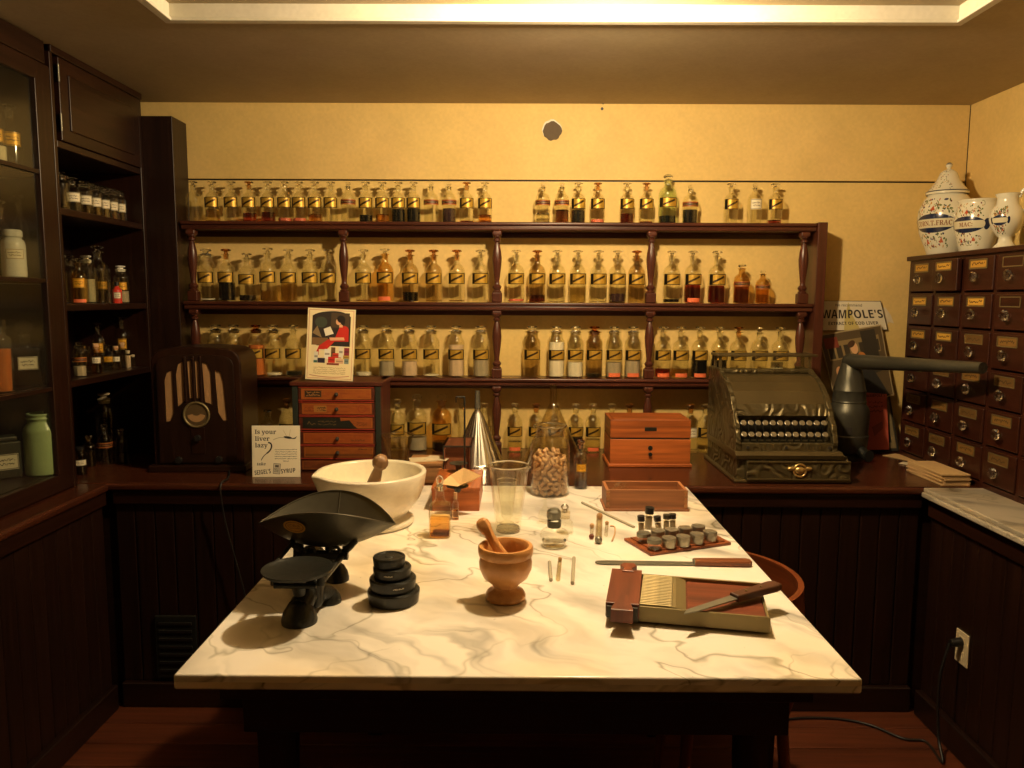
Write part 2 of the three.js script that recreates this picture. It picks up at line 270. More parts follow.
// ---------- open shelves and glass cabinet along the side ----------
const XF = -1.63, XK = -1.97, SL = [1.92, 1.575, 1.293], GL = [2.035, 1.665, 1.285, 0.965];
{
  const u = thing('open_shelf_unit', 'tall dark wooden unit with open shelves of small bottles below a closed cupboard door', 'shelf unit', [0, 0, 0]);
  const z0 = -3.448, z1 = -2.787;
  mesh('back_panel', b2(XK, XK + 0.012, CT, YC - 0.002, z0, z1, 0, 1), M.darkWood, u);
  mesh('side_panel', b2(XK + 0.012, XF, CT, YC - 0.002, z0, z0 + 0.024, 0.003, 1), M.walnut, u);
  mesh('side_panel', b2(XK + 0.012, XF, CT, YC - 0.002, z1 - 0.02, z1, 0.003, 1), M.walnut, u);
  for (const y of SL) mesh('shelf', b2(XK + 0.012, XF - 0.004, y - 0.026, y, z0 + 0.024, z1 - 0.02, 0.004, 2), M.walnut, u);
  mesh('cupboard_floor', b2(XK + 0.012, XF, 2.13, 2.155, z0 + 0.024, z1 - 0.02, 0.003, 2), M.walnut, u);
  const d = mesh('cupboard_door', b2(XF - 0.02, XF + 0.004, 2.157, YC - 0.03, z0 + 0.03, z1 - 0.045, 0.004, 2), M.walnut, u);
  mesh('door_panel', b2(XF + 0.002, XF + 0.009, 2.2, YC - 0.08, z0 + 0.09, z1 - 0.1, 0.004, 2), M.walnut, d);
  mesh('hinge', [rod([XF + 0.006, 2.19, z1 - 0.04], [XF + 0.006, 2.25, z1 - 0.04], 0.004), rod([XF + 0.006, 2.36, z1 - 0.04], [XF + 0.006, 2.42, z1 - 0.04], 0.004)], M.tin, u);
  mesh('cornice', b2(XK + 0.012, XF + 0.006, YC - 0.028, YC - 0.002, z0, z1, 0.003, 2), M.walnut, u);
}
{
  const u = thing('glass_cabinet', 'dark wooden cabinet with a glazed door and shelves of old jars', 'cabinet', [0, 0, 0]);
  const z0 = -2.785, z1 = -1.95;
  mesh('back_panel', b2(XK, XK + 0.012, CT, YC - 0.002, z0, z1, 0, 1), std(lin(0.16, 0.12, 0.06), 0.7, { map: mottleTex }), u);
  mesh('side_panel', b2(XK + 0.012, XF - 0.026, CT, YC - 0.002, z0, z0 + 0.024, 0.003, 1), M.walnut, u);
  mesh('side_panel', b2(XK + 0.012, XF - 0.026, CT, YC - 0.002, z1 - 0.024, z1, 0.003, 1), M.walnut, u);
  GL.forEach((y, i) => mesh('shelf', b2(XK + 0.012, XF - 0.03, y - 0.02, y, z0 + 0.024, z1 - 0.024, 0.003, 2), M.walnut, u));
  mesh('base_board', b2(XK + 0.012, XF - 0.026, CT, 0.944, z0 + 0.024, z1 - 0.024, 0.003, 2), M.walnut, u);
  mesh('cornice', b2(XK + 0.012, XF, 2.40, YC - 0.002, z0 + 0.024, z1, 0.004, 2), M.walnut, u);
  const d = mesh('door', [b2(XF - 0.025, XF, CT + 0.004, 2.398, z0, z0 + 0.09, 0.004, 1), b2(XF - 0.025, XF, CT + 0.004, 2.398, z1 - 0.062, z1, 0.004, 1), b2(XF - 0.025, XF, 2.335, 2.398, z0 + 0.085, z1 - 0.06, 0.004, 2), b2(XF - 0.025, XF, CT + 0.004, 0.965, z0 + 0.085, z1 - 0.06, 0.004, 2)], M.walnut, u);
  mesh('pane', b2(XF - 0.014, XF - 0.012, 0.96, 2.34, z0 + 0.05, z1 - 0.05), new THREE.MeshPhysicalMaterial({ color: lin(0.92, 0.93, 0.88), transmission: 1, thickness: 0, roughness: 0.16, ior: 1.5 }), d);
  for (const y of GL.slice(0, 3)) mesh('muntin', b2(XF - 0.022, XF - 0.004, y - 0.015, y - 0.002, z0 + 0.085, z1 - 0.06), M.walnut, d);
}
// ---------- cabinet of small drawers ----------
const XD = 1.757, YD = 1.795, ZD0 = -3.475, DW = 0.205, NC = 6, NR = 6;
{
  const c = thing('drawer_cabinet', 'dark wooden cabinet of many small drawers with glass knobs and paper labels', 'drawer cabinet', [0, 0, 0]);
  const zEnd = ZD0 + NC * DW + 0.03, x1 = XR - 0.003, rh = (YD - 0.02 - (CT + 0.02)) / NR;
  mesh('carcass', [b2(XD + 0.03, x1, CT, YD, ZD0 - 0.012, ZD0 + 0.008, 0.002, 1), b2(XD + 0.03, x1, CT, YD, zEnd - 0.02, zEnd, 0.002, 1), b2(x1 - 0.01, x1, CT, YD, ZD0, zEnd, 0, 1)], M.drawerWood, c);
  mesh('top_board', b2(XD - 0.008, x1, YD - 0.02, YD, ZD0 - 0.018, zEnd + 0.006, 0.004, 2), M.drawerWood, c);
  for (let r = 0; r <= NR; r++) mesh('rail', b2(XD + 0.004, XD + 0.03, CT + 0.012 + r * rh - (r ? 0.004 : 0.012), CT + 0.020 + r * rh, ZD0, zEnd, 0.001, 2), M.drawerWood, c);
  for (let k = 0; k <= NC; k++) mesh('stile', b2(XD + 0.003, XD + 0.03, CT, YD - 0.02, ZD0 - 0.008 + k * DW + 0.005, ZD0 + 0.011 + k * DW + 0.005, 0.001, 1), M.drawerWood, c);
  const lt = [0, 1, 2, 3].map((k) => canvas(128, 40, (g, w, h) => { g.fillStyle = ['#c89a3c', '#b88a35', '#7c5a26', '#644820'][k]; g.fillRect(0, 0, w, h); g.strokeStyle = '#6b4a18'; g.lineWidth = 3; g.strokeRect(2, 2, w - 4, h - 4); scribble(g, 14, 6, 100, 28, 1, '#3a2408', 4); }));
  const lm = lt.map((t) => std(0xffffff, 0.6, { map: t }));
  const front = [0, 1, 2].map(() => bx(0.02, rh - 0.014, DW - 0.022, 0, 0, 0, 0.004, 2)), lg = new THREE.PlaneGeometry(0.105, 0.030).rotateY(-Math.PI / 2), fg = merge([bx(0.002, 0.004, 0.112, 0, 0.017, 0), bx(0.002, 0.004, 0.112, 0, -0.017, 0), bx(0.002, 0.034, 0.004, 0, 0, 0.056), bx(0.002, 0.034, 0.004, 0, 0, -0.056)]);
  const kp = [[0, 0], [0.008, 0], [0.008, 0.01], [0.012, 0.014], [0.021, 0.019], [0.021, 0.026], [0.013, 0.033], [0, 0.034]];
  const kg = flat(toCreasedNormals(lathe(kp, 9), 0.2)).rotateZ(Math.PI / 2);
  for (let r = 0; r < NR; r++) for (let k = 0; k < NC; k++) {
    const y = CT + 0.016 + (r + 0.5) * rh + 0.004, z = ZD0 + 0.012 + (k + 0.5) * DW, out = r === 5 && k === 1 ? 0.02 : rnd(0, 0.003);
    const d = mesh('drawer', front[(r + k) % 3], M.drawerWood, c); d.position.set(XD + 0.008 - out, y, z);
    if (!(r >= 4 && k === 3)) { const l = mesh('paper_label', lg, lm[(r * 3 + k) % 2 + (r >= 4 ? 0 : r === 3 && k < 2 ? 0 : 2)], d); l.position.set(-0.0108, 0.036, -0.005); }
    const fr = mesh('label_frame', fg, M.brass, d); fr.position.set(-0.011, 0.036, -0.005);
    const kn = mesh('knob', kg, M.crystal, d); kn.position.set(-0.009, -0.012, 0); kn.rotation.x = rnd(6);
  }
}

// ---------- bottles ----------
const ORD = ['first', 'second', 'third', 'fourth', 'fifth', 'sixth', 'seventh', 'eighth', 'ninth', 'tenth', 'eleventh', 'twelfth', 'thirteenth', 'fourteenth', 'fifteenth', 'sixteenth', 'seventeenth', 'eighteenth', 'nineteenth', 'twentieth', 'twenty-first', 'twenty-second', 'twenty-third', 'twenty-fourth', 'twenty-fifth', 'twenty-sixth'];
const PROF = {
  tincture: { body: [[0, 0.012], [0.8, 0.004], [0.95, 0.004], [1, 0.03], [1, 0.56], [0.97, 0.6], [0.86, 0.655], [0.66, 0.70], [0.46, 0.728], [0.38, 0.75], [0.36, 0.80], [0.37, 0.872], [0.52, 0.88], [0.53, 0.897], [0.36, 0.90]],
    stop: [[0, 0.80], [0.22, 0.80], [0.30, 0.895], [0.18, 0.925], [0.22, 0.945], [0.55, 0.962], [0.60, 0.975], [0.52, 0.99], [0.2, 1], [0, 1]] },
  salt: { body: [[0, 0.012], [0.8, 0.004], [0.95, 0.004], [1, 0.03], [1, 0.665], [0.97, 0.70], [0.86, 0.74], [0.74, 0.765], [0.71, 0.80], [0.72, 0.865], [0.86, 0.873], [0.87, 0.89], [0.70, 0.895]],
    stop: [[0, 0.83], [0.55, 0.83], [0.66, 0.895], [0.32, 0.92], [0.3, 0.94], [0.58, 0.955], [0.64, 0.97], [0.56, 0.988], [0.2, 0.996], [0, 1]] },
  band: { body: [[0, 0.012], [0.8, 0.004], [0.95, 0.004], [1, 0.03], [1, 0.585], [0.95, 0.635], [0.8, 0.69], [0.55, 0.735], [0.42, 0.76], [0.39, 0.80], [0.39, 0.855], [0.5, 0.862], [0.5, 0.882], [0.38, 0.885]],
    stop: [[0, 0.80], [0.24, 0.80], [0.32, 0.885], [0.2, 0.905], [0.32, 0.93], [0.34, 0.96], [0.26, 0.99], [0, 1]] },
  vial: { body: [[0, 0.012], [0.95, 0.004], [1, 0.02], [1, 0.72], [0.9, 0.76], [0.62, 0.79], [0.58, 0.86], [0.72, 0.87], [0.72, 0.9], [0.55, 0.905]], stop: [[0, 0.82], [0.5, 0.82], [0.6, 0.9], [0.6, 1], [0, 1]] },
  ball: { body: [[0, 0.012], [0.8, 0.004], [0.95, 0.004], [1, 0.03], [1, 0.6], [0.92, 0.66], [0.7, 0.715], [0.48, 0.745], [0.42, 0.78], [0.42, 0.86], [0.54, 0.868], [0.54, 0.885], [0.4, 0.89]],
    stop: [[0, 0.80], [0.28, 0.80], [0.34, 0.885], [0.26, 0.9], [0.46, 0.925], [0.52, 0.955], [0.42, 0.985], [0.15, 1], [0, 1]] },
};
const gcache = {};
function cached(key, make) { return gcache[key] ??= make(); }
const bodyGeo = (kind, R, H) => cached(`b${kind}${R}${H}`, () => { const b = PROF[kind].body, k = 1 - 0.0032 / R; return lathe([...b.map(([r, y]) => [r * R, y * H]), ...b.slice(2).reverse().map(([r, y]) => [r * R * k - (r < 0.6 ? 0.001 : 0), Math.max(y * H, 0.006)]), [0, 0.007]], 30); });
const stopGeo = (kind, R, H) => cached(`s${kind}${R}${H}`, () => turned(PROF[kind].stop.map(([r, y]) => [r * R, y * H]), 18, 0.9));
function liquidGeo(kind, R, H, lv) { // fills the body to a level, following its outline
  return cached(`l${kind}${R}${H}${lv}`, () => { const k = (R - 0.0035) / R, y1 = lv * H, out = [[0, 0.02 * H], [0.9 * R * k, 0.02 * H]]; for (const [r, y] of PROF[kind].body) if (y > 0.025 && y < lv) out.push([r * R * k, y * H]);
    const b = PROF[kind].body; let rt = k; for (let i = 1; i < b.length; i++) if (b[i - 1][1] < lv && b[i][1] >= lv) rt = b[i - 1][0] + (b[i][0] - b[i - 1][0]) * (lv - b[i - 1][1]) / (b[i][1] - b[i - 1][1]); out.push([rt * R * k, y1 - 0.0005], [rt * R * k * 0.98, y1], [0, y1]); return turned(out, 24, 0.8); });
}
const arcGeo = (R, y0, y1, half) => cached(`a${R}${y0}${y1}${half}`, () => new THREE.CylinderGeometry(R + 0.0006, R + 0.0006, y1 - y0, 16, 1, true, -half, half * 2).translate(0, (y0 + y1) / 2, 0));
const fluid = (r, g, b, d = 0.03) => new THREE.MeshPhysicalMaterial({ color: 0xffffff, transmission: 1, thickness: 0.05, ior: 1.2, roughness: 0.03, attenuationColor: lin(r, g, b), attenuationDistance: d });
const L = {
  black: new THREE.MeshPhysicalMaterial({ color: lin(0.008, 0.007, 0.006), roughness: 0.12 }),
  'dark red': fluid(0.42, 0.05, 0.02, 0.05), red: fluid(0.75, 0.12, 0.06, 0.05), orange: fluid(0.92, 0.38, 0.08, 0.06), amber: fluid(0.92, 0.62, 0.2, 0.08), yellow: fluid(0.95, 0.80, 0.4, 0.1),
  brown: fluid(0.45, 0.2, 0.06, 0.05), pink: std(lin(0.62, 0.14, 0.08), 0.5), clear: fluid(0.9, 0.86, 0.7, 0.2), purple: new THREE.MeshPhysicalMaterial({ color: lin(0.035, 0.016, 0.018), roughness: 0.15 }),
  'white powder': std(lin(0.80, 0.74, 0.58), 0.9, { map: mottleTex }), 'grey powder': std(lin(0.42, 0.36, 0.25), 0.9, { map: mottleTex }), 'orange powder': std(lin(0.60, 0.17, 0.03), 0.9, { map: mottleTex }), 'pale powder': std(lin(0.66, 0.50, 0.34), 0.9, { map: mottleTex }),
};
function foil(w, h) { return canvas(w, h, (g) => { g.fillStyle = '#c39a3a'; g.fillRect(0, 0, w, h); for (let i = 0; i < 60; i++) { g.fillStyle = `rgba(${rnd() < 0.5 ? '90,64,20' : '226,190,90'},0.14)`; g.fillRect(rnd(w), rnd(h), rnd(30), rnd(12)); }
  g.fillStyle = '#1c1508'; g.fillRect(0, 0, w, h * 0.06); g.fillRect(0, h * 0.94, w, h * 0.06); g.fillRect(0, 0, w * 0.2, h); g.fillRect(w * 0.93, 0, w * 0.07, h);
  g.save(); g.translate(w / 2, h / 2); g.rotate(-0.42); g.fillStyle = '#5c431a'; g.fillRect(-w * 0.34, -h * 0.10, w * 0.68, h * 0.2); scribble(g, -w * 0.3, -h * 0.1, w * 0.6, h * 0.2, 1, '#1c1508', 5); g.restore(); }); }
const foils = [0, 1, 2].map(() => std(0xffffff, 0.42, { map: foil(192, 96), metalness: 0.5, side: THREE.DoubleSide }));
const bandMat = std(0xffffff, 0.5, { side: THREE.DoubleSide, map: canvas(192, 96, (g, w, h) => { g.fillStyle = '#7d3a14'; g.fillRect(0, 0, w, h); g.fillStyle = '#c98c3a'; g.fillRect(0, 4, w, 6); g.fillRect(0, h - 12, w, 6); g.fillStyle = '#2a1206'; g.fillRect(w * 0.1, h * 0.3, w * 0.8, h * 0.4); scribble(g, w * 0.15, h * 0.34, w * 0.7, h * 0.3, 1, '#d8a860', 4); }) });
const whiteLab = std(0xffffff, 0.6, { side: THREE.DoubleSide, map: canvas(160, 96, (g, w, h) => { g.fillStyle = '#ddd2b4'; g.fillRect(0, 0, w, h); g.strokeStyle = '#4a3820'; g.lineWidth = 4; g.strokeRect(5, 5, w - 10, h - 10); scribble(g, 20, 22, w - 40, h - 44, 2, '#2b2013', 4); }) });
const goldLab = std(0xffffff, 0.4, { metalness: 0.3, side: THREE.DoubleSide, map: canvas(128, 96, (g, w, h) => { g.fillStyle = '#d8a02c'; g.fillRect(0, 0, w, h); g.strokeStyle = '#5a3808'; g.lineWidth = 5; g.strokeRect(6, 6, w - 12, h - 12); scribble(g, 20, 26, w - 40, h - 52, 2, '#4a2d08', 5); }) });
const tagMat = std(lin(0.72, 0.15, 0.05), 0.6);
// one bottle; opt: kind, R, H, liquid, level, lab, glass, tagged, sediment, neck
function bottle(name, label, category, pos, o, group) {
  const t = thing(name, label, category, pos, o.turn || 0, group), { kind = 'tincture', R = 0.04, H = 0.236 } = o;
  mesh('glass_body', bodyGeo(kind, R, H), o.glass || M.glass, t);
  if (o.stopper !== null) mesh('stopper', stopGeo(kind, R, H), o.stopper || M.stopper, t);
  if (o.liquid) mesh('contents', liquidGeo(kind, R, H, o.level), L[o.liquid], t);
  const l0 = o.l0 ?? 0.35, l1 = o.l1 ?? 0.555;
  if (o.lab === 'gold') mesh('label', arcGeo(R, l0 * H, l1 * H, 1.15), foils[Math.floor(rnd(3))], t);
  if (o.lab === 'band') mesh('label', arcGeo(R, 0.43 * H, 0.56 * H, 1.5), bandMat, t);
  if (o.lab === 'white') mesh('label', arcGeo(R, l0 * H, l1 * H, 0.8), whiteLab, t);
  if (o.lab === 'yellow') mesh('label', arcGeo(R, l0 * H, l1 * H, 0.7), goldLab, t);
  if (o.tagged) mesh('base_tag', arcGeo(R, 0.025 * H, 0.1 * H, 0.75), tagMat, t);
  return t;
}
const howFull = (lv) => lv < 0.09 ? 'a trace of' : lv < 0.2 ? 'a little' : lv < 0.36 ? 'some' : lv < 0.5 ? 'much' : 'full of';
function describe(o, i, where) {
  const body = o.kind === 'salt' ? 'wide-mouthed jar' : o.H < 0.19 && where.includes('second') ? 'short bottle' : 'bottle';
  const lab = { gold: 'gold-labelled', band: 'brown-banded', white: 'white-labelled' }[o.lab] || 'unlabelled';
  const cont = o.liquid ? (o.level >= 0.5 ? `full of ${o.liquid}` : `with ${howFull(o.level)} ${o.liquid}`) + (/powder/.test(o.liquid) ? '' : ' liquid') : 'standing empty';
  return `${lab} ${body} ${cont}, ${ORD[i]} from dark pilaster on ${where}`;
}
function row(list, Y, where, z, base) {
  list.forEach(([px, over], i) => { const o = { ...base, ...over }; if (o.skip) return; const x = onZ(px, 300, z).x; const dz = o.dz || 0; bottle(o.kind === 'salt' ? 'apothecary_jar' : 'apothecary_bottle', describe(o, i, where), o.kind === 'salt' ? 'jar' : 'bottle', [onZ(px, 300, z + dz).x, Y, z + dz], o); });
}
const bs = M.brownStopper, G = 'gold', sm = { kind: 'band', lab: 'band' };
row([[197.5, { lab: null }], [216, { liquid: 'amber', level: 0.3 }], [235, {}], [252.5, { liquid: 'red', level: 0.22, stopper: bs }], [271, { liquid: 'dark red', level: 0.24 }], [287.5, { liquid: 'pink', level: 0.1 }], [301.8, { liquid: 'pink', level: 0.1 }], [317.5, { liquid: 'orange', level: 0.2 }], [333, {}], [350, { ...sm }],
  [367.5, { liquid: 'black', level: 0.18 }], [383.8, { liquid: 'orange', level: 0.2 }], [399.5, { liquid: 'black', level: 0.33 }], [414.5, { liquid: 'black', level: 0.35 }], [431.8, { ...sm }], [449.5, { ...sm, liquid: 'purple', level: 0.35 }], [467, { stopper: bs, liquid: 'dark red', level: 0.05 }], [485, { liquid: 'orange', level: 0.2 }],
  [542, { ...sm, liquid: 'clear', level: 0.25 }], [560.8, { ...sm, liquid: 'brown', level: 0.33 }], [577, { liquid: 'black', level: 0.32 }], [596, { liquid: 'pink', level: 0.1, stopper: bs }], [625, { liquid: 'dark red', level: 0.24 }], [644, { stopper: bs, liquid: 'dark red', level: 0.05 }], [665, { kind: 'ball', H: 0.218, R: 0.041, liquid: 'black', level: 0.16, glass: M.greenGlass, l0: 0.33, l1: 0.52 }], [687.5, { ...sm, liquid: 'black', level: 0.36, H: 0.172, R: 0.035 }],
], SH[0], 'top shelf', -3.525, { kind: 'tincture', R: 0.033, H: 0.181, lab: G, l0: 0.35, l1: 0.6 });
[[727.5, { lab: G }, 'gold-labelled empty bottle, third from the bare end of the top shelf'], [751, { kind: 'band', lab: 'white' }, 'white-labelled empty bottle, second from the bare end of the top shelf'], [771, { lab: G, liquid: 'dark red', level: 0.1 }, 'gold-labelled bottle with a little dark red liquid at the bare end of top shelf']].forEach(([px, o, l]) => bottle('apothecary_bottle', l, 'bottle', [onZ(px, 300, -3.525).x, SH[0], -3.525], { kind: 'tincture', R: 0.033, H: 0.181, l0: 0.35, l1: 0.6, ...o }));
row([[207.5, { kind: 'salt', liquid: 'white powder', level: 0.05 }], [227.5, { liquid: 'black', level: 0.36, stopper: bs }], [248, { H: 0.218, liquid: 'black', level: 0.13 }], [269, { H: 0.242, liquid: 'amber', level: 0.2 }], [289.5, { liquid: 'amber', level: 0.42 }], [311, {}], [329, { liquid: 'dark red', level: 0.04 }],
  [364, { liquid: 'dark red', level: 0.04 }], [385.5, { glass: M.amberGlass, H: 0.24, tagged: 1 }], [410.5, { liquid: 'black', level: 0.19, glass: M.smokeGlass, stopper: bs }], [434, { glass: M.smokeGlass, stopper: bs, liquid: 'black', level: 0.03 }], [457, { stopper: bs, liquid: 'brown', level: 0.04 }], [480.5, {}],
  [516, { liquid: 'pink', level: 0.07 }], [537, { liquid: 'dark red', level: 0.15, stopper: bs, glass: M.smokeGlass }], [557, { liquid: 'black', level: 0.03 }], [577.5, { liquid: 'yellow', level: 0.3 }], [598, { liquid: 'clear', level: 0.1 }], [617, { liquid: 'purple', level: 0.18 }], [636, { glass: M.smokeGlass, stopper: bs }],
  [671, { liquid: 'black', level: 0.08 }], [692, { liquid: 'dark red', level: 0.36, tagged: 1 }], [716, { liquid: 'dark red', level: 0.34 }], [741, { kind: 'ball', H: 0.178, R: 0.036, glass: M.amberGlass, liquid: 'brown', level: 0.5, lab: 'band' }], [762, { kind: 'band', H: 0.15, R: 0.032, glass: M.amberGlass, liquid: 'amber', level: 0.45, lab: 'band' }],
], SH[1], 'second shelf', -3.525, { kind: 'tincture', R: 0.039, H: 0.236, lab: G });
const jr = { kind: 'salt' };
row([[214.5, { ...jr }], [232.5, { ...jr }], [255, { ...jr, liquid: 'orange powder', level: 0.6, stopper: bs }], [272, { ...jr, liquid: 'white powder', level: 0.06 }], [292.5, { liquid: 'black', level: 0.1 }], [315, { ...jr }], [339, { ...jr }], [362.5, { ...jr, liquid: 'white powder', level: 0.08 }], [386, { ...jr, liquid: 'grey powder', level: 0.3 }], [409, { ...jr, liquid: 'pale powder', level: 0.3 }], [431, { ...jr, liquid: 'white powder', level: 0.04 }], [456, { ...jr, liquid: 'pale powder', level: 0.62 }], [481, { ...jr, liquid: 'grey powder', level: 0.34 }],
  [532.5, { ...jr, glass: M.smokeGlass }], [557, { ...jr, liquid: 'white powder', level: 0.68 }], [576, { ...jr, liquid: 'white powder', level: 0.3 }], [595, { ...jr, glass: M.smokeGlass, stopper: bs, liquid: 'black', level: 0.08 }], [615, { ...jr, liquid: 'grey powder', level: 0.3, tagged: 1 }], [634, { ...jr, liquid: 'grey powder', level: 0.34, tagged: 1 }],
  [664, { liquid: 'red', level: 0.18, tagged: 1 }], [682, { liquid: 'amber', level: 0.18, tagged: 1 }], [701, { liquid: 'black', level: 0.42, tagged: 1 }], [721, { liquid: 'black', level: 0.36 }], [740, { stopper: bs, liquid: 'brown', level: 0.2 }], [761, { kind: 'band', lab: G }], [782, {}],
], SH[2], 'third shelf', -3.525, { kind: 'tincture', R: 0.0385, H: 0.236, lab: G, l0: 0.35, l1: 0.54 });
row([[264, { kind: 'ball', H: 0.19 }], [284, { stopper: bs, H: 0.24 }], [396, { H: 0.24 }], [416, { kind: 'ball', R: 0.047, H: 0.262, liquid: 'grey powder', level: 0.24, l0: 0.3, l1: 0.52 }], [441, { kind: 'ball', R: 0.047, H: 0.262, glass: M.amberGlass, liquid: 'black', level: 0.16, l0: 0.3, l1: 0.5 }], [461, { kind: 'vial', R: 0.019, H: 0.245, liquid: 'black', level: 0.2, lab: null }], [484, {}], [515.5, { liquid: 'yellow', level: 0.2, tagged: 1 }], [537, { stopper: bs }], [557, {}], [577.5, { liquid: 'black', level: 0.3 }], [595, { liquid: 'yellow', level: 0.25, tagged: 1 }], [614, {}], [632, { stopper: bs }], [694, { lab: 'white', stopper: bs }], [709, { liquid: 'yellow', level: 0.3 }],
], CT, 'counter under rack', -3.52, { kind: 'ball', R: 0.0365, H: 0.224, lab: G, l0: 0.32, l1: 0.52 });
// bottles on the open side shelves
const onSide = (px, Y, X = -1.70) => [X, Y, onX(px, 300, X).z];
[67, 79, 90.5, 100, 108.5, 116.5, 124].forEach((px, i) => { const q = onSide(px, SL[0]); bottle('small_bottle', `small clear stoppered bottle, ${ORD[i]} from glass cabinet on upper open side shelf`, 'bottle', q, { kind: i % 3 === 1 ? 'tincture' : 'salt', R: 0.031, H: i ? 0.135 : 0.145, lab: i ? 'white' : null, glass: M.clearGlass, liquid: ['clear', 'clear', 'amber', 'amber', 'yellow', 'clear', 'orange'][i], level: [0.1, 0.4, 0.3, 0.35, 0.4, 0.4, 0.3][i], turn: 0.55, l0: 0.3, l1: 0.56 }); });
[[71, -1.74, 'ball', 0.036, 0.19, { glass: M.clearGlass }, 'clear ball-stoppered bottle beside the glass cabinet on middle open side shelf'], [80, -1.675, 'tincture', 0.031, 0.172, { glass: M.amberGlass, lab: 'yellow', tagged: 1 }, 'amber bottle with a bright yellow label on middle open side shelf'], [88, -1.80, 'salt', 0.034, 0.2, { liquid: 'white powder', level: 0.5, stopper: M.white }, 'white-capped jar behind the amber bottle on middle open side shelf'], [100, -1.72, 'tincture', 0.043, 0.235, { glass: M.clearGlass }, 'tall clear flask on middle open side shelf'], [103, -1.81, 'ball', 0.03, 0.17, { glass: M.amberGlass, lab: 'yellow' }, 'round-labelled bottle half hidden behind red bottle on middle open side shelf'], [122, -1.69, 'salt', 0.032, 0.16, { lab: 'yellow', liquid: 'grey powder', level: 0.32, stopper: M.white }, 'yellow-labelled jar of powder at the far end of middle open side shelf']].forEach(([px, X, kind, R, H, o, l]) => bottle('side_shelf_bottle', l, 'bottle', onSide(px, SL[1], X), { kind, R, H, turn: 0.5, ...o }));
{ const q = onSide(117.5, SL[1], -1.664), t = thing('red_bottle', 'small bright red bottle with a white printed label on middle open side shelf', 'bottle', q, 0.5); mesh('red_body', turned([[0, 0], [0.018, 0], [0.018, 0.055], [0.012, 0.064], [0.008, 0.068], [0.008, 0.075], [0, 0.075]], 18), M.red, t); mesh('cap', turned([[0, 0.072], [0.0095, 0.072], [0.0095, 0.088], [0, 0.088]], 16), M.black, t); mesh('label', arcGeo(0.018, 0.02, 0.045, 0.8), whiteLab, t); }
[[76, -1.69, 'salt', 0.025, 0.135, { lab: 'band', liquid: 'grey powder', level: 0.3 }, 'brown-labelled jar nearest the glass cabinet on lower open side shelf'.replace('nearest', 'beside')], [84, -1.74, 'vial', 0.019, 0.11, { glass: M.clearGlass }, 'thin clear vial on lower open side shelf'], [93, -1.695, 'vial', 0.021, 0.12, { glass: M.amberGlass, lab: 'white', liquid: 'brown', level: 0.4, stopper: M.cork }, 'amber vial with a white label on lower open side shelf'], [96, -1.80, 'tincture', 0.027, 0.2, { lab: 'yellow' }, 'tall yellow-labelled bottle at the back of lower open side shelf'], [105, -1.70, 'tincture', 0.026, 0.112, { glass: M.clearGlass, lab: 'yellow' }, 'squat clear bottle with a flat stopper on lower open side shelf'], [113, -1.705, 'vial', 0.019, 0.1, { glass: M.amberGlass, lab: 'white', liquid: 'amber', level: 0.3, stopper: M.cork }, 'corked amber vial beside squat clear bottle on lower open side shelf'], [119.5, -1.72, 'vial', 0.018, 0.11, { liquid: 'orange', level: 0.5, stopper: M.cork }, 'corked vial of orange liquid on lower open side shelf'], [120, -1.745, 'tincture', 0.026, 0.225, { lab: 'yellow' }, 'tallest bottle in the far corner of lower open side shelf'], [125, -1.70, 'vial', 0.015, 0.075, { liquid: 'pale powder', level: 0.7, stopper: M.ivory }, 'tiny cream vial on lower open side shelf'], [130, -1.69, 'vial', 0.013, 0.055, { liquid: 'orange', level: 0.6, stopper: M.ivory }, 'smallest orange vial at the far end of lower open side shelf']].forEach(([px, X, kind, R, H, o, l]) => bottle('side_shelf_bottle', l, 'bottle', onSide(px, SL[2], X), { kind, R, H, turn: 0.5, ...o }));
[[81, 474, 'vial', 0.028, 0.11, { glass: M.amberGlass, liquid: 'black', level: 0.5, lab: 'white', stopper: M.black }, 'dark bottle with a pale label on counter below open side shelves'], [106, 464, 'ball', 0.030, 0.17, { lab: 'band' }, 'brown-labelled clear bottle on counter below open side shelves'], [122, 463, 'ball', 0.028, 0.15, { liquid: 'black', level: 0.3 }, 'unlabelled dark bottle on counter below open side shelves'], [90, 466, 'ball', 0.028, 0.13, { glass: M.amberGlass, liquid: 'black', level: 0.5 }, 'short dark amber bottle on counter below open side shelves']].forEach(([px, py, kind, R, H, o, l]) => bottle('counter_bottle', l, 'bottle', onY(px, py), { kind, R, H, turn: 0.5, ...o }));
bottle('side_shelf_bottle', 'dark bottle with a large white cap in the corner below open side shelves', 'bottle', [-1.79, CT, onX(106, 440, -1.79).z], { kind: 'salt', R: 0.04, H: 0.29, turn: 0.5, liquid: 'black', level: 0.6, stopper: M.ivory });
// jars behind the cabinet glass
[[21, 0, -1.74, 'tincture', 0.04, 0.22, { lab: 'yellow' }, 'clear bottle with a yellow label on topmost shelf of glass cabinet'], [4, 0, -1.74, 'salt', 0.04, 0.21, { lab: 'yellow', liquid: 'white powder', level: 0.3 }, 'jar of white powder with a yellow label on topmost shelf of glass cabinet'],
 [6, 1, -1.80, 'tincture', 0.03, 0.27, {}, 'tall faint bottle behind the white jar in glass cabinet'], [25, 1, -1.735, 'tincture', 0.028, 0.29, {}, 'tallest faint bottle at the back of glass cabinet'], [-4, 2, -1.70, 'vial', 0.036, 0.24, { liquid: 'orange powder', level: 0.6 }, 'jar of orange powder beside square bottle in glass cabinet']].forEach(([px, s, X, kind, R, H, o, l]) => bottle('cabinet_bottle', l, 'bottle', onSide(px, GL[s], X), { kind, R, H, turn: 0.7, ...o }));
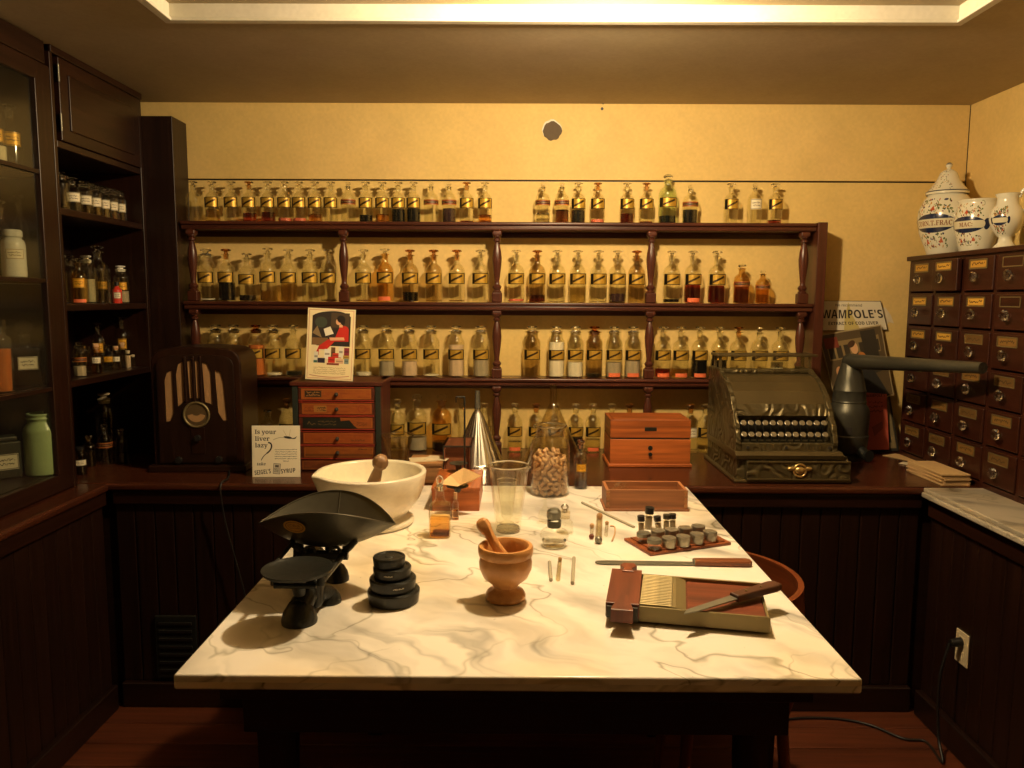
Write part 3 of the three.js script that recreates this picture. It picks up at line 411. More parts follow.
{
  let q = onSide(16.5, GL[1], -1.715), t = thing('white_jar', 'white glass jar with a framed label on second shelf of glass cabinet', 'jar', q, 0.7);
  mesh('jar_body', lathe([[0, 0], [0.036, 0], [0.038, 0.006], [0.038, 0.11], [0.034, 0.125], [0.028, 0.13], [0.028, 0.138], [0, 0.138]]), M.porcelain, t); mesh('lid', turned([[0, 0.138], [0.031, 0.138], [0.031, 0.156], [0.026, 0.162], [0, 0.162]]), M.porcelain, t); mesh('label', arcGeo(0.038, 0.062, 0.096, 0.75), whiteLab, t);
  q = onSide(22, GL[2], -1.72); t = thing('square_bottle', 'square clear bottle with white label and round stopper in glass cabinet', 'bottle', q, 0.75);
  mesh('glass_body', [bx(0.085, 0.14, 0.06, 0, 0.07, 0, 0.01), lathe([[0.02, 0.138], [0.016, 0.15], [0.016, 0.175], [0.02, 0.178], [0.02, 0.185]])], M.smokeGlass, t); mesh('stopper', turned([[0, 0.175], [0.012, 0.175], [0.012, 0.19], [0.026, 0.2], [0.026, 0.225], [0.012, 0.235], [0, 0.235]]), M.glass, t); mesh('label', plate(0.06, 0.045, 0.001, 0, 0.085, 0.0308), whiteLab, t); mesh('contents', bx(0.078, 0.05, 0.053, 0, 0.03, 0, 0.008), L.brown, t);
  q = onSide(33.5, GL[3], -1.70); t = thing('green_jar', 'tall pale green glass jar at the bottom of glass cabinet', 'jar', q, 0.7);
  mesh('jar_body', lathe([[0, 0], [0.055, 0], [0.06, 0.008], [0.06, 0.155], [0.056, 0.172], [0.044, 0.188], [0.043, 0.2], [0.047, 0.202], [0.047, 0.206], [0.043, 0.208], [0.043, 0.214], [0.046, 0.216], [0.046, 0.222], [0.038, 0.222], [0.038, 0.05], [0, 0.05]], 32), M.jade, t);
  q = onSide(-6, GL[3], -1.80); t = thing('square_tin', 'dull square tin with a written paper label beside green glass jar', 'tin', q, 0.75);
  mesh('tin_body', bx(0.09, 0.13, 0.07, 0, 0.065, 0, 0.006), M.gunmetal, t); mesh('tin_lid', bx(0.075, 0.02, 0.055, 0, 0.139, 0, 0.008), M.gunmetal, t); mesh('label', plate(0.07, 0.055, 0.001, 0, 0.06, 0.0358), whiteLab, t);
}

// ---------- things on the counters ----------
const V2 = (x, y) => new THREE.Vector2(x, y);
function shapeOf(pts) { return new THREE.Shape(pts.map(([x, y]) => V2(x, y))); }
{ // radio: outline in units of the photographed front, 277 across, 650 down
  const p = onY(199.5, 471), t = thing('table_radio', 'old tombstone radio in dark wood with slotted grille and round dial', 'radio', [p.x, CT, p.z], 0.06), s = 0.00081;
  const X = (x) => (x - 277) * s, Y = (y) => (672 - y) * s + 0.012;
  const out = new THREE.Shape(); out.moveTo(X(65), Y(660)); out.lineTo(X(65), Y(160)); out.bezierCurveTo(X(65), Y(105), X(90), Y(82), X(150), Y(78)); out.quadraticCurveTo(X(277), Y(68), X(404), Y(78)); out.bezierCurveTo(X(464), Y(82), X(489), Y(105), X(489), Y(160)); out.lineTo(X(489), Y(660)); out.closePath();
  mesh('case', extr(out, 0.225, 0.006).translate(0, 0, -0.235), M.walnut, t);
  const inn = new THREE.Shape(); inn.moveTo(X(92), Y(640)); inn.lineTo(X(92), Y(175)); inn.bezierCurveTo(X(92), Y(130), X(112), Y(112), X(160), Y(108)); inn.quadraticCurveTo(X(277), Y(100), X(394), Y(108)); inn.bezierCurveTo(X(442), Y(112), X(462), Y(130), X(462), Y(175)); inn.lineTo(X(462), Y(640)); inn.closePath();
  const slots = [[[128, 435], [128, 230], [140, 190], [168, 180], [168, 390], [150, 432]], [[188, 360], [184, 200], [196, 150], [222, 135], [222, 330], [200, 350]], [[246, 318], [240, 135], [262, 128], [262, 318]], [[280, 318], [277, 128], [297, 135], [297, 318]], [[320, 338], [312, 135], [340, 148], [355, 190], [357, 355], [342, 345]], [[382, 390], [372, 178], [402, 190], [414, 240], [426, 430], [404, 430]]];
  for (const q of slots) inn.holes.push(new THREE.Path(q.map(([x, y]) => V2(X(x), Y(y)))));
  mesh('front_panel', extr(inn, 0.008, 0.0015).translate(0, 0, -0.002), M.darkWood, t);
  for (const q of slots) mesh('grille_cloth', extr(q.map(([x, y]) => [X(x), Y(y)]), 0.001).translate(0, 0, -0.001 + 0.003), M.cloth, t);
  for (const x of [229, 270, 304]) mesh('grille_rib', bx(0.010, 0.185, 0.008, X(x), Y(225), 0.008, 0.003, 1), M.walnut, t);
  const d = mesh('dial_ring', new THREE.TorusGeometry(0.049, 0.0055, 10, 32).translate(X(277), Y(400), 0.010), M.brass, t);
  mesh('dial_face', new THREE.CylinderGeometry(0.046, 0.046, 0.004, 32).rotateX(Math.PI / 2).translate(X(277), Y(400), 0.009), std(lin(0.10, 0.065, 0.03), 0.3), d);
  mesh('dial_scale', extr((() => { const a = []; for (let i = 0; i <= 12; i++) { const q = Math.PI * (1.08 + 0.84 * i / 12); a.push([Math.cos(q) * 0.036, Math.sin(q) * 0.036]); } for (let i = 12; i >= 0; i--) { const q = Math.PI * (1.08 + 0.84 * i / 12); a.push([Math.cos(q) * 0.016, Math.sin(q) * 0.010]); } return a; })(), 0.001).translate(X(277), Y(400) + 0.006, 0.0112), M.cloth, d);
  mesh('escutcheon', bx(0.055, 0.11, 0.004, X(280), Y(530), 0.008, 0.004, 1), M.walnut, t);
  for (const [x, y, r] of [[280, 518, 0.014], [183, 628, 0.014], [380, 626, 0.014]]) mesh('knob', turned([[0, 0], [r, 0], [r, 0.006], [r * 0.85, 0.016], [0, 0.018]], 20).rotateX(Math.PI / 2).translate(X(x), Y(y), 0.007), M.black, t);
  mesh('plinth', bx(0.385, 0.028, 0.262, 0, 0.014, -0.105, 0.006), M.walnut, t);
  tag(mesh('power_cord', tube([[p.x + 0.10, CT + 0.005, p.z - 0.06], [p.x + 0.17, CT + 0.005, p.z + 0.15], [p.x + 0.172, CT - 0.0, ZC + 0.012], [p.x + 0.18, CT - 0.12, ZC + 0.012], [p.x + 0.25, CT - 0.45, ZC + 0.008], [p.x + 0.3, 0.06, ZC + 0.01]], 0.0035, 6, 48), M.black), 'thin black cord hanging from the radio over counter edge', 'cord');
}
{ // liver card
  const p = onY(276.5, 477), w = 0.187, h = 0.203;
  const tex = canvas(512, 556, (g, W, H) => {
    g.fillStyle = '#efe6cc'; g.fillRect(0, 0, W, H); g.fillStyle = '#15110c'; g.font = 'bold 66px serif'; g.fillText('Is your', 28, 88); g.fillText('liver', 30, 162); g.fillText('lazy', 30, 234);
    g.strokeStyle = '#15110c'; g.lineCap = 'round'; g.lineWidth = 15; g.beginPath(); g.moveTo(178, 182); g.bezierCurveTo(230, 190, 212, 262, 160, 296); g.stroke(); g.lineWidth = 8; g.beginPath(); g.moveTo(166, 292); g.quadraticCurveTo(112, 330, 98, 372); g.stroke();
    g.font = 'italic bold 44px serif'; g.fillText('take', 44, 430);
    g.lineWidth = 4; g.strokeStyle = '#7c7350'; g.beginPath(); g.moveTo(228, 152); g.quadraticCurveTo(290, 118, 340, 128); g.stroke(); g.fillStyle = '#23231f'; g.beginPath(); g.ellipse(385, 126, 46, 13, 0.15, 0, 7); g.fill(); g.beginPath(); g.moveTo(420, 130); g.quadraticCurveTo(452, 142, 484, 110); g.lineTo(470, 136); g.quadraticCurveTo(448, 150, 418, 136); g.fill(); g.strokeStyle = '#b3a46c'; g.lineWidth = 3; g.beginPath(); g.moveTo(400, 118); g.lineTo(414, 40); g.moveTo(376, 116); g.lineTo(334, 44); g.stroke();
    for (let i = 0; i < 5; i++) scribble(g, 242, 250 + i * 25, 240, 16, 1, '#3c3526', 3); scribble(g, 330, 376, 70, 16, 1, '#3c3526', 3);
    g.fillStyle = '#15110c'; g.font = 'bold 52px sans-serif';
    const word = (s, x, y, rot, sx) => { g.save(); g.translate(x, y); g.rotate(rot); g.scale(sx, 1); g.fillText(s, 0, 0); g.restore(); };
    g.font = 'bold 66px sans-serif'; word("SEIGEL'S", 24, 536, -0.12, 0.66); word('SYRUP', 306, 520, -0.09, 0.80);
    g.fillStyle = '#cfc7b2'; g.strokeStyle = '#15110c'; g.lineWidth = 4; g.save(); g.translate(262, 468); g.rotate(0.08); g.fillRect(-36, -56, 72, 110); g.strokeRect(-36, -56, 72, 110); g.fillStyle = '#5c564a'; g.fillRect(-20, -42, 40, 26); scribble(g, -26, -6, 52, 46, 4, '#4a4336', 3); g.restore();
  });
  const t = thing('advert_card', 'white advertising card asking about a lazy liver propped against striped drawer chest', 'card', [p.x, CT, p.z], 0.03);
  const q = mesh('printed_card', [bx(w, h, 0.004, 0, h / 2, 0)], std(lin(0.80, 0.75, 0.6), 0.7), t); q.rotation.x = -0.06;
  mesh('print', new THREE.PlaneGeometry(w - 0.002, h - 0.002).translate(0, h / 2, 0.0025), std(0xffffff, 0.6, { map: tex }), q);
}
{ // chest with lettered drawers
  const p = onY(338, 471.5), w = 0.36, h = 0.366, d = 0.225, t = thing('drawer_chest', 'small red-brown chest of five worn paper-fronted drawers below the picture card', 'chest', [p.x, CT, p.z]);
  const redb = wood(0.13, 0.032, 0.016, 0.45), dgreen = std(lin(0.022, 0.028, 0.022), 0.4);
  mesh('carcass', [b2(-w / 2, -w / 2 + 0.03, 0, h, -d, -0.004, 0.002, 1), b2(w / 2 - 0.03, w / 2, 0, h, -d, -0.004, 0.002, 1), b2(-w / 2 + 0.03, w / 2 - 0.03, 0, h - 0.02, -d, -d + 0.01, 0)], redb, t);
  mesh('top_board', b2(-w / 2 - 0.006, w / 2 + 0.006, h - 0.016, h, -d, 0.008, 0.003), redb, t);
  mesh('side_strip', b2(-w / 2 + 0.002, -w / 2 + 0.024, 0.004, h - 0.018, -0.004, 0.004, 0.002, 1), dgreen, t); mesh('side_strip', b2(w / 2 - 0.024, w / 2 - 0.002, 0.004, h - 0.018, -0.004, 0.004, 0.002, 1), dgreen, t);
  const styles = [0, 1, 2, 3, 4, 5].map((k) => canvas(384, 68, (g, W, H) => {
    g.fillStyle = ['#c07a30', '#b9702c', '#b5722c', '#b86a28', '#ab7026', '#7a4a20'][k]; g.fillRect(0, 0, W, H);
    for (let i = 0; i < 90; i++) { g.fillStyle = `rgba(${rnd() < 0.5 ? '120,50,14' : '214,150,70'},0.13)`; g.fillRect(rnd(W), rnd(H), rnd(70), rnd(16)); }
    g.strokeStyle = '#d69a48'; g.lineWidth = 2; g.strokeRect(6, 6, W - 12, H - 12);
    if (k === 0) { g.fillStyle = '#2b241a'; g.fillRect(18, 12, 94, 44); g.strokeStyle = '#b08a50'; g.strokeRect(20, 14, 90, 40); scribble(g, 28, 18, 76, 32, 2, '#c8b07c', 4); }
    if (k === 1) { g.fillStyle = '#c4a05c'; g.fillRect(66, 14, 70, 42); scribble(g, 84, 20, 52, 34, 2, '#4a3014', 4); g.strokeStyle = '#a84a20'; g.beginPath(); g.arc(330, 34, 22, 0, 7); g.stroke(); scribble(g, 16, 20, 50, 34, 2, '#8a4a1c', 3); }
    if (k === 2) { g.fillStyle = '#1d2620'; g.beginPath(); g.moveTo(0, 0); g.lineTo(206, 0); g.lineTo(208, 22); g.lineTo(256, 16); g.lineTo(282, 52); g.lineTo(300, 68); g.lineTo(0, 68); g.fill(); scribble(g, 26, 14, 50, 40, 1, '#8f8a60', 4); scribble(g, 84, 16, 100, 36, 2, '#8f8a60', 3); scribble(g, 296, 26, 60, 26, 2, '#6b4016', 3); }
    if (k === 3) scribble(g, 260, 40, 80, 14, 1, '#6b4016', 3);
    if (k === 4) { g.fillStyle = 'rgba(60,40,14,0.4)'; g.fillRect(6, 44, W - 12, 18); scribble(g, 300, 8, 50, 12, 1, '#4a3010', 3); }
  }));
  const y0 = [0.290, 0.230, 0.172, 0.110, 0.052];
  y0.forEach((y, k) => {
    const dr = mesh('drawer', b2(-w / 2 + 0.027, w / 2 - 0.027, y, y + 0.056, -0.2, 0.003, 0.002), redb, t);
    const dx = k === 2 ? 0.004 : k * 0.0015; mesh('paper_front', plate(w - 0.078, 0.043, 0.002, dx, y + 0.028, 0.0035), std(0xc9a88a, 0.6, { map: styles[k] }), dr);
    const fr = mesh('edge_strip', [bx(w - 0.058, 0.003, 0.004, 0, y + 0.0545, 0.004), bx(w - 0.058, 0.003, 0.004, 0, y + 0.0015, 0.004)], M.red === 0 ? M.red : std(lin(0.30, 0.03, 0.014), 0.5), dr);
    if (k !== 2) mesh('pull', [rod([0.002, y + 0.028, 0.003], [0.002, y + 0.028, 0.013], 0.006, 0.007), new THREE.SphereGeometry(0.008, 12, 8).translate(0.002, y + 0.026, 0.013)], M.dark, dr);
  });
  const pl = mesh('base_drawer', b2(-w / 2 + 0.024, w / 2 - 0.024, 0.004, 0.048, -0.2, 0.002, 0.002), redb, t); mesh('paper_front', plate(w - 0.07, 0.038, 0.002, 0, 0.027, 0.0025), std(0xc9a88a, 0.6, { map: styles[5] }), pl);
  // picture card on top
  const tex = canvas(384, 576, (g, W, H) => {
    g.fillStyle = '#ecdcae'; g.fillRect(0, 0, W, H); g.strokeStyle = '#c98a70'; g.lineWidth = 4; g.strokeRect(12, 12, W - 24, H - 24);
    g.fillStyle = '#2c2520'; g.beginPath(); g.moveTo(38, 60); g.lineTo(38, 300); g.lineTo(350, 300); g.lineTo(350, 60); g.quadraticCurveTo(300, 10, 194, 18); g.quadraticCurveTo(90, 24, 38, 60); g.fill();
    g.fillStyle = '#4a3a28'; g.fillRect(190, 30, 150, 120); g.fillStyle = '#7a5c38'; g.fillRect(40, 236, 130, 60); g.fillStyle = '#3c4436'; g.beginPath(); g.ellipse(110, 110, 50, 44, 0, 0, 7); g.fill(); g.fillStyle = '#8a7450'; g.beginPath(); g.moveTo(40, 200); g.lineTo(80, 140); g.lineTo(120, 236); g.fill();
    g.fillStyle = '#c42a1c'; g.beginPath(); g.moveTo(262, 142); g.quadraticCurveTo(320, 118, 336, 160); g.lineTo(338, 260); g.lineTo(226, 262); g.lineTo(120, 378); g.lineTo(70, 372); g.lineTo(100, 300); g.lineTo(190, 236); g.lineTo(228, 232); g.closePath(); g.fill();
    g.fillStyle = '#e0ac84'; g.beginPath(); g.ellipse(252, 100, 22, 28, 0.2, 0, 7); g.fill(); g.fillRect(258, 122, 28, 24); g.beginPath(); g.moveTo(180, 232); g.lineTo(300, 226); g.lineTo(306, 250); g.lineTo(190, 256); g.fill();
    g.fillStyle = '#1e1410'; g.beginPath(); g.ellipse(272, 80, 34, 30, 0.3, 0, 7); g.fill(); g.beginPath(); g.ellipse(288, 104, 16, 24, 0, 0, 7); g.fill();
    g.fillStyle = '#e8e2cc'; g.beginPath(); g.moveTo(132, 164); g.lineTo(186, 142); g.lineTo(216, 200); g.lineTo(150, 222); g.fill();
    g.fillStyle = '#e6d6ac'; g.fillRect(38, 296, 40, 140); g.fillRect(100, 330, 252, 106);
    const it = [['#d8d4c4', 62, 350, 34, 78], ['#e8e4d8', 146, 326, 46, 80], ['#6a4a2a', 200, 310, 34, 90], ['#c03c28', 214, 356, 70, 40], ['#e4ddcc', 262, 300, 36, 90], ['#8a2c3c', 306, 310, 42, 64], ['#b8923c', 300, 372, 50, 30], ['#2a2438', 92, 400, 60, 40], ['#c8281c', 178, 388, 56, 48], ['#7c8c88', 310, 396, 36, 44], ['#d8b08c', 240, 404, 62, 36], ['#8a3c2c', 168, 438, 100, 16], ['#3c6c64', 60, 420, 30, 20]];
    for (const [c, x, y, w2, h2] of it) { g.fillStyle = c; g.fillRect(x, y, w2, h2); g.fillStyle = 'rgba(30,20,10,0.35)'; g.fillRect(x + 4, y + h2 * 0.4, w2 - 8, h2 * 0.2); }
    scribble(g, 60, 470, 264, 62, 4, '#b09a6c', 3); g.strokeStyle = '#b86a58'; g.lineWidth = 5; g.beginPath(); g.moveTo(30, 540); g.quadraticCurveTo(192, 566, 354, 540); g.stroke();
  });
  const q = onZ(329, 380, p.z - 0.02), pc = thing('picture_card', 'tall printed card of a reader in red standing on the paper-fronted drawer chest', 'card', [q.x, CT + h, p.z - 0.02]);
  const m = mesh('printed_card', bx(0.192, 0.288, 0.004, 0, 0.144, 0), std(lin(0.8, 0.72, 0.5), 0.7), pc); m.rotation.set(-0.08, 0, -0.045); m.position.y = 0.005;
  mesh('print', new THREE.PlaneGeometry(0.190, 0.286).translate(0, 0.144, 0.0025), std(0xffffff, 0.6, { map: tex }), m);
  mesh('strut', rod([0, 0.17, -0.016], [0, 0.002, -0.09], 0.004), M.kraft, pc);
}
{ // glass measure behind the mortar
  const p = onY(398, 473), t = thing('conical_measure', 'flared clear glass measure behind the big white mortar', 'measuring glass', [p.x, CT, p.z]);
  mesh('glass_body', lathe([[0, 0.001], [0.042, 0.001], [0.042, 0.006], [0.012, 0.014], [0.03, 0.03], [0.062, 0.15], [0.066, 0.155], [0.063, 0.156], [0.059, 0.15], [0.028, 0.034], [0, 0.03]], 28), M.smokeGlass, t); mesh('rim', new THREE.TorusGeometry(0.0645, 0.0022, 8, 36).rotateX(Math.PI / 2).translate(0, 0.156, 0), M.crystal, t);
}
{ // low box with papers
  const a = onY(411, 483), b = onY(442, 483), zf = -2.875, t = thing('wooden_box', 'shallow worn wooden box with papers on it behind the balance', 'box', [(a.x + b.x) / 2, CT, zf]);
  mesh('box_body', b2(-(b.x - a.x) / 2 - 0.012, (b.x - a.x) / 2, 0, 0.064, -0.17, 0, 0.002), M.paleWood, t); mesh('lid', b2(-(b.x - a.x) / 2 - 0.015, (b.x - a.x) / 2 + 0.002, 0.065, 0.076, -0.172, 0.003, 0.002), M.paleWood, t);
  for (const [dx, dz, w, r, l] of [[-0.022, -0.07, 0.1, 0.25, 'handwritten yellowed sheet on the shallow worn box'], [0.035, -0.085, 0.09, -0.2, 'folded plain sheet overlapping the handwritten sheet']]) { const s = mesh('paper_sheet', bx(w, 0.002, 0.08), M.paper); s.position.set(t.position.x + dx, CT + 0.0775 + (dx > 0 ? 0.0022 : 0), zf + dz); s.rotation.y = r; tag(s, l, 'paper'); }
}
{ // small case behind the balance and its funnel neighbours
  const a = onZ(443, 446, -2.93), b = onZ(471.5, 446, -2.93), w = b.x - a.x, h = a.y - CT, t = thing('balance_case', 'small open-fronted mahogany case standing behind the hand balance', 'case', [(a.x + b.x) / 2, CT, -2.93]);
  const zc = -0.19; mesh('case_body', [b2(-w / 2, -w / 2 + 0.008, 0, h, zc, 0, 0.001, 1), b2(w / 2 - 0.008, w / 2, 0, h, zc, 0, 0.001, 1), b2(-w / 2, w / 2, h - 0.008, h, zc, 0, 0.001, 2), b2(-w / 2, w / 2, 0, 0.008, zc, 0, 0.001, 2), b2(-w / 2, w / 2, 0, h, zc, zc + 0.008, 0.001)], wood(0.3, 0.11, 0.05, 0.4), t);
  mesh('front_edge', [b2(-w / 2, w / 2, h - 0.004, h + 0.001, -0.004, 0.002), b2(-w / 2, -w / 2 + 0.004, 0, h, -0.004, 0.002), b2(w / 2 - 0.004, w / 2, 0, h, -0.004, 0.002)], M.dark, t);
  mesh('inner_panel', b2(-w / 2 + 0.009, w / 2 - 0.009, 0.009, h - 0.009, -0.03, -0.024), wood(0.42, 0.16, 0.07, 0.4), t);
}
{ // ribbed tin funnel and tall glass funnel, both standing mouth down
  let p = onY(477, 459), t = thing('ribbed_funnel', 'ribbed silvery tin funnel standing mouth down behind the balance', 'funnel', [p.x, CT, -3.26]);
  p = onZ(477.5, 440, -3.26); t.position.x = p.x;
  const N = 72, pos = [], idx = [], prof = [[0.116, 0], [0.116, 0.006], [0.110, 0.008], [0.02, 0.215], [0.013, 0.225], [0.0125, 0.24]];
  prof.forEach(([r, y]) => { for (let i = 0; i < N; i++) { const a = i / N * Math.PI * 2, rr = r * (1 + (y > 0.007 && y < 0.2 ? 0.045 * Math.abs(Math.sin(a * 12)) - 0.03 : 0)); pos.push(Math.cos(a) * rr, y, Math.sin(a) * rr); } });
  for (let j = 0; j < prof.length - 1; j++) for (let i = 0; i < N; i++) { const a = j * N + i, b = j * N + (i + 1) % N; idx.push(a, a + N, b, b, a + N, b + N); }
  const g = new THREE.BufferGeometry(); g.setAttribute('position', new THREE.Float32BufferAttribute(pos, 3)); g.setIndex(idx); g.setAttribute('uv', new THREE.Float32BufferAttribute(pos.flatMap((v, i) => i % 3 === 0 ? [v, pos[i + 1]] : []), 2)); g.computeVertexNormals();
  const sv = M.silver.clone(); sv.side = THREE.DoubleSide; mesh('cone', g, sv, t); mesh('spout', turned([[0.013, 0.236], [0.0105, 0.31], [0.009, 0.31], [0.011, 0.236]]), M.tin, t);
  p = onZ(553, 440, -3.2); t = thing('glass_funnel', 'tall smoky glass funnel standing mouth down behind the jar of corks', 'funnel', [p.x, CT, -3.2]);
  mesh('cone', lathe([[0.136, 0], [0.136, 0.004], [0.026, 0.245], [0.0165, 0.265], [0.0145, 0.265], [0.023, 0.245], [0.132, 0.003]], 40), M.smokeGlass, t); mesh('spout', lathe([[0.0165, 0.265], [0.0145, 0.345], [0.0115, 0.345], [0.0125, 0.265]]), M.smokeGlass, t);
}
{ // mahogany box with lid
  const a = onY(608, 467.5), b = onY(692, 467.5), zf = (a.z + b.z) / 2, w = b.x - a.x, t = thing('mahogany_box', 'orange mahogany box with hinged lid and dark lock on the counter', 'box', [(a.x + b.x) / 2, CT, zf]);
  mesh('lower_case', b2(-w / 2 + 0.008, w / 2 - 0.008, 0.012, 0.118, -0.215, -0.006, 0.003), M.orangeWood, t); mesh('plinth', b2(-w / 2, w / 2, 0, 0.014, -0.222, 0, 0.004), M.orangeWood, t);
  const lid = mesh('lid', b2(-w / 2 + 0.008, w / 2 - 0.008, 0.124, 0.2, -0.215, -0.006, 0.003), M.orangeWood, t); mesh('lid_panel', b2(-w / 2 + 0.022, w / 2 - 0.022, 0.198, 0.2025, -0.2, -0.02, 0.001), M.orangeWood, lid); mesh('name_plate', bx(0.05, 0.016, 0.003, 0, 0.162, -0.005, 0.001), M.iron, lid);
  mesh('lid_gap', b2(-w / 2 + 0.012, w / 2 - 0.012, 0.117, 0.125, -0.21, -0.01), M.dark, t);
  mesh('lock', [rod([0, 0.082, -0.008], [0, 0.082, -0.003], 0.010), rod([0, 0.056, -0.008], [0, 0.056, 0.004], 0.008)], M.iron, t);
}
{ // till: side outline (u = forward from the back, y up) drawn across
  const a = onY(736, 483.5), b = onY(849.5, 483.5), w = b.x - a.x, t = thing('cash_register', 'ornate old bronze cash register with two rows of round keys', 'cash register', [(a.x + b.x) / 2, CT, -2.89 - 0.5]);
  const across = (pts, x0, x1, bev = 0.003) => uvm(extr(pts, x1 - x0 - 2 * bev, bev).rotateY(-Math.PI / 2).translate(x1 - bev, 0, 0), 0);
  mesh('base', across([[0.02, 0.004], [0.47, 0.004], [0.47, 0.098], [0.02, 0.098]], -w / 2 + 0.006, w / 2 - 0.006), M.bronzeCast, t);
  mesh('foot_moulding', [b2(-w / 2 - 0.006, w / 2 + 0.006, 0, 0.014, 0.0, 0.488, 0.005)], M.bronze, t);
  const dr = mesh('cash_drawer', b2(-w / 2 + 0.038, w / 2 - 0.004, 0.014, 0.088, 0.3, 0.498, 0.004), M.bronzeCast, t);
  mesh('drawer_frame', [b2(-w / 2 + 0.04, w / 2 - 0.006, 0.082, 0.09, 0.494, 0.502, 0.002), b2(-w / 2 + 0.04, w / 2 - 0.006, 0.014, 0.021, 0.494, 0.502, 0.002)], M.bronze, dr);
  mesh('drawer_handle', [new THREE.SphereGeometry(0.02, 16, 10).scale(1, 0.75, 0.5).translate(0.02, 0.054, 0.5), new THREE.TorusGeometry(0.024, 0.004, 8, 20).translate(0.02, 0.054, 0.501), new THREE.SphereGeometry(0.011, 10, 8).scale(1.4, 0.8, 0.6).translate(-0.012, 0.06, 0.5), new THREE.SphereGeometry(0.011, 10, 8).scale(1.4, 0.8, 0.6).translate(0.052, 0.06, 0.5)], M.brightBrass, dr);
  mesh('ledge', across([[0.04, 0.098], [0.485, 0.098], [0.488, 0.108], [0.475, 0.118], [0.04, 0.118]], -w / 2 - 0.004, w / 2 - 0.03), M.bronze, t);
  const xL = -w / 2 + 0.004, xR = w / 2 - 0.045;
  mesh('front_strip', b2(xL, xR, 0.118, 0.15, 0.3, 0.455, 0.003), M.bronzeCast, t);
  const hood = [[0.04, 0.118], [0.36, 0.118], [0.37, 0.232], [0.385, 0.25], [0.365, 0.292], [0.325, 0.335], [0.28, 0.365], [0.23, 0.385], [0.17, 0.392], [0.16, 0.40], [0.04, 0.40]];
  mesh('hood', across(hood, xL + 0.014, xR - 0.014, 0.004), M.bronze, t);
  const cheek = [[0.02, 0.1], [0.455, 0.1], [0.462, 0.155], [0.44, 0.215], [0.41, 0.245], [0.395, 0.275], [0.36, 0.318], [0.31, 0.355], [0.26, 0.378], [0.2, 0.398], [0.18, 0.41], [0.02, 0.41]];
  mesh('side_cheek', across(cheek, xL - 0.002, xL + 0.018), M.bronzeCast, t); mesh('side_cheek', across(cheek, xR - 0.018, xR + 0.002), M.bronzeCast, t);
  mesh('hood_band', across([[0.366, 0.236], [0.376, 0.232], [0.394, 0.25], [0.382, 0.275], [0.36, 0.30], [0.354, 0.29]], xL + 0.018, xR - 0.018, 0.002), M.bronzeCast, t);
  mesh('key_well', b2(xL + 0.018, xR - 0.018, 0.15, 0.236, 0.36, 0.374), M.black, t);
  const nk = 12, kw = (xR - xL - 0.075) / (nk - 1), kg = new THREE.CylinderGeometry(0.0105, 0.0105, 0.006, 14).rotateX(0.9), sg = bx(0.006, 0.045, 0.006, 0, -0.026, -0.016), rg = new THREE.TorusGeometry(0.0105, 0.0018, 6, 14).rotateX(Math.PI / 2).rotateX(0.9);
  for (const [y, z, off] of [[0.222, 0.405, 0.006], [0.182, 0.438, 0]]) for (let i = 0; i < nk; i++) { const k = mesh('key', kg, M.keyTop, t); k.position.set(xL + 0.036 + i * kw + off, y, z); mesh('key_rim', rg, M.silver, k); const s = mesh('key_stem', sg, M.iron, k); }
  // indicator window on top
  const y0 = 0.40, sgn = mesh('indicator_frame', [b2(xL, xR + 0.035, 0.462, 0.472, 0.03, 0.145, 0.003), b2(xL + 0.012, xL + 0.024, y0, 0.463, 0.12, 0.132, 0.002, 1), b2(xR + 0.0, xR + 0.012, y0, 0.463, 0.12, 0.132, 0.002, 1), b2(xL + 0.012, xL + 0.024, y0, 0.463, 0.04, 0.052, 0.002, 1), b2(xR, xR + 0.012, y0, 0.463, 0.04, 0.052, 0.002, 1)], M.bronze, t);
  mesh('indicator_glass', b2(xL + 0.024, xR, y0 + 0.002, 0.462, 0.125, 0.1265), M.clearGlass, sgn);
  const num = canvas(128, 64, (g) => { g.fillStyle = '#cfc39a'; g.fillRect(0, 0, 128, 64); g.fillStyle = '#1a150c'; g.font = 'bold 52px sans-serif'; g.fillText('90', 34, 51); });
  mesh('price_flag', plate(0.05, 0.03, 0.002, 0.055, y0 + 0.02, 0.09), std(0xffffff, 0.7, { map: num }), sgn);
  mesh('top_crest', b2(xL + 0.01, xR, 0.396, 0.412, 0.135, 0.185, 0.005), M.bronzeCast, t);
  mesh('lock_plate', [0.12, 0.5, 0.93].map((f) => rod([xL + (xR - xL) * f, 0.134, 0.452], [xL + (xR - xL) * f, 0.134, 0.46], 0.006)), M.dark, t);
}
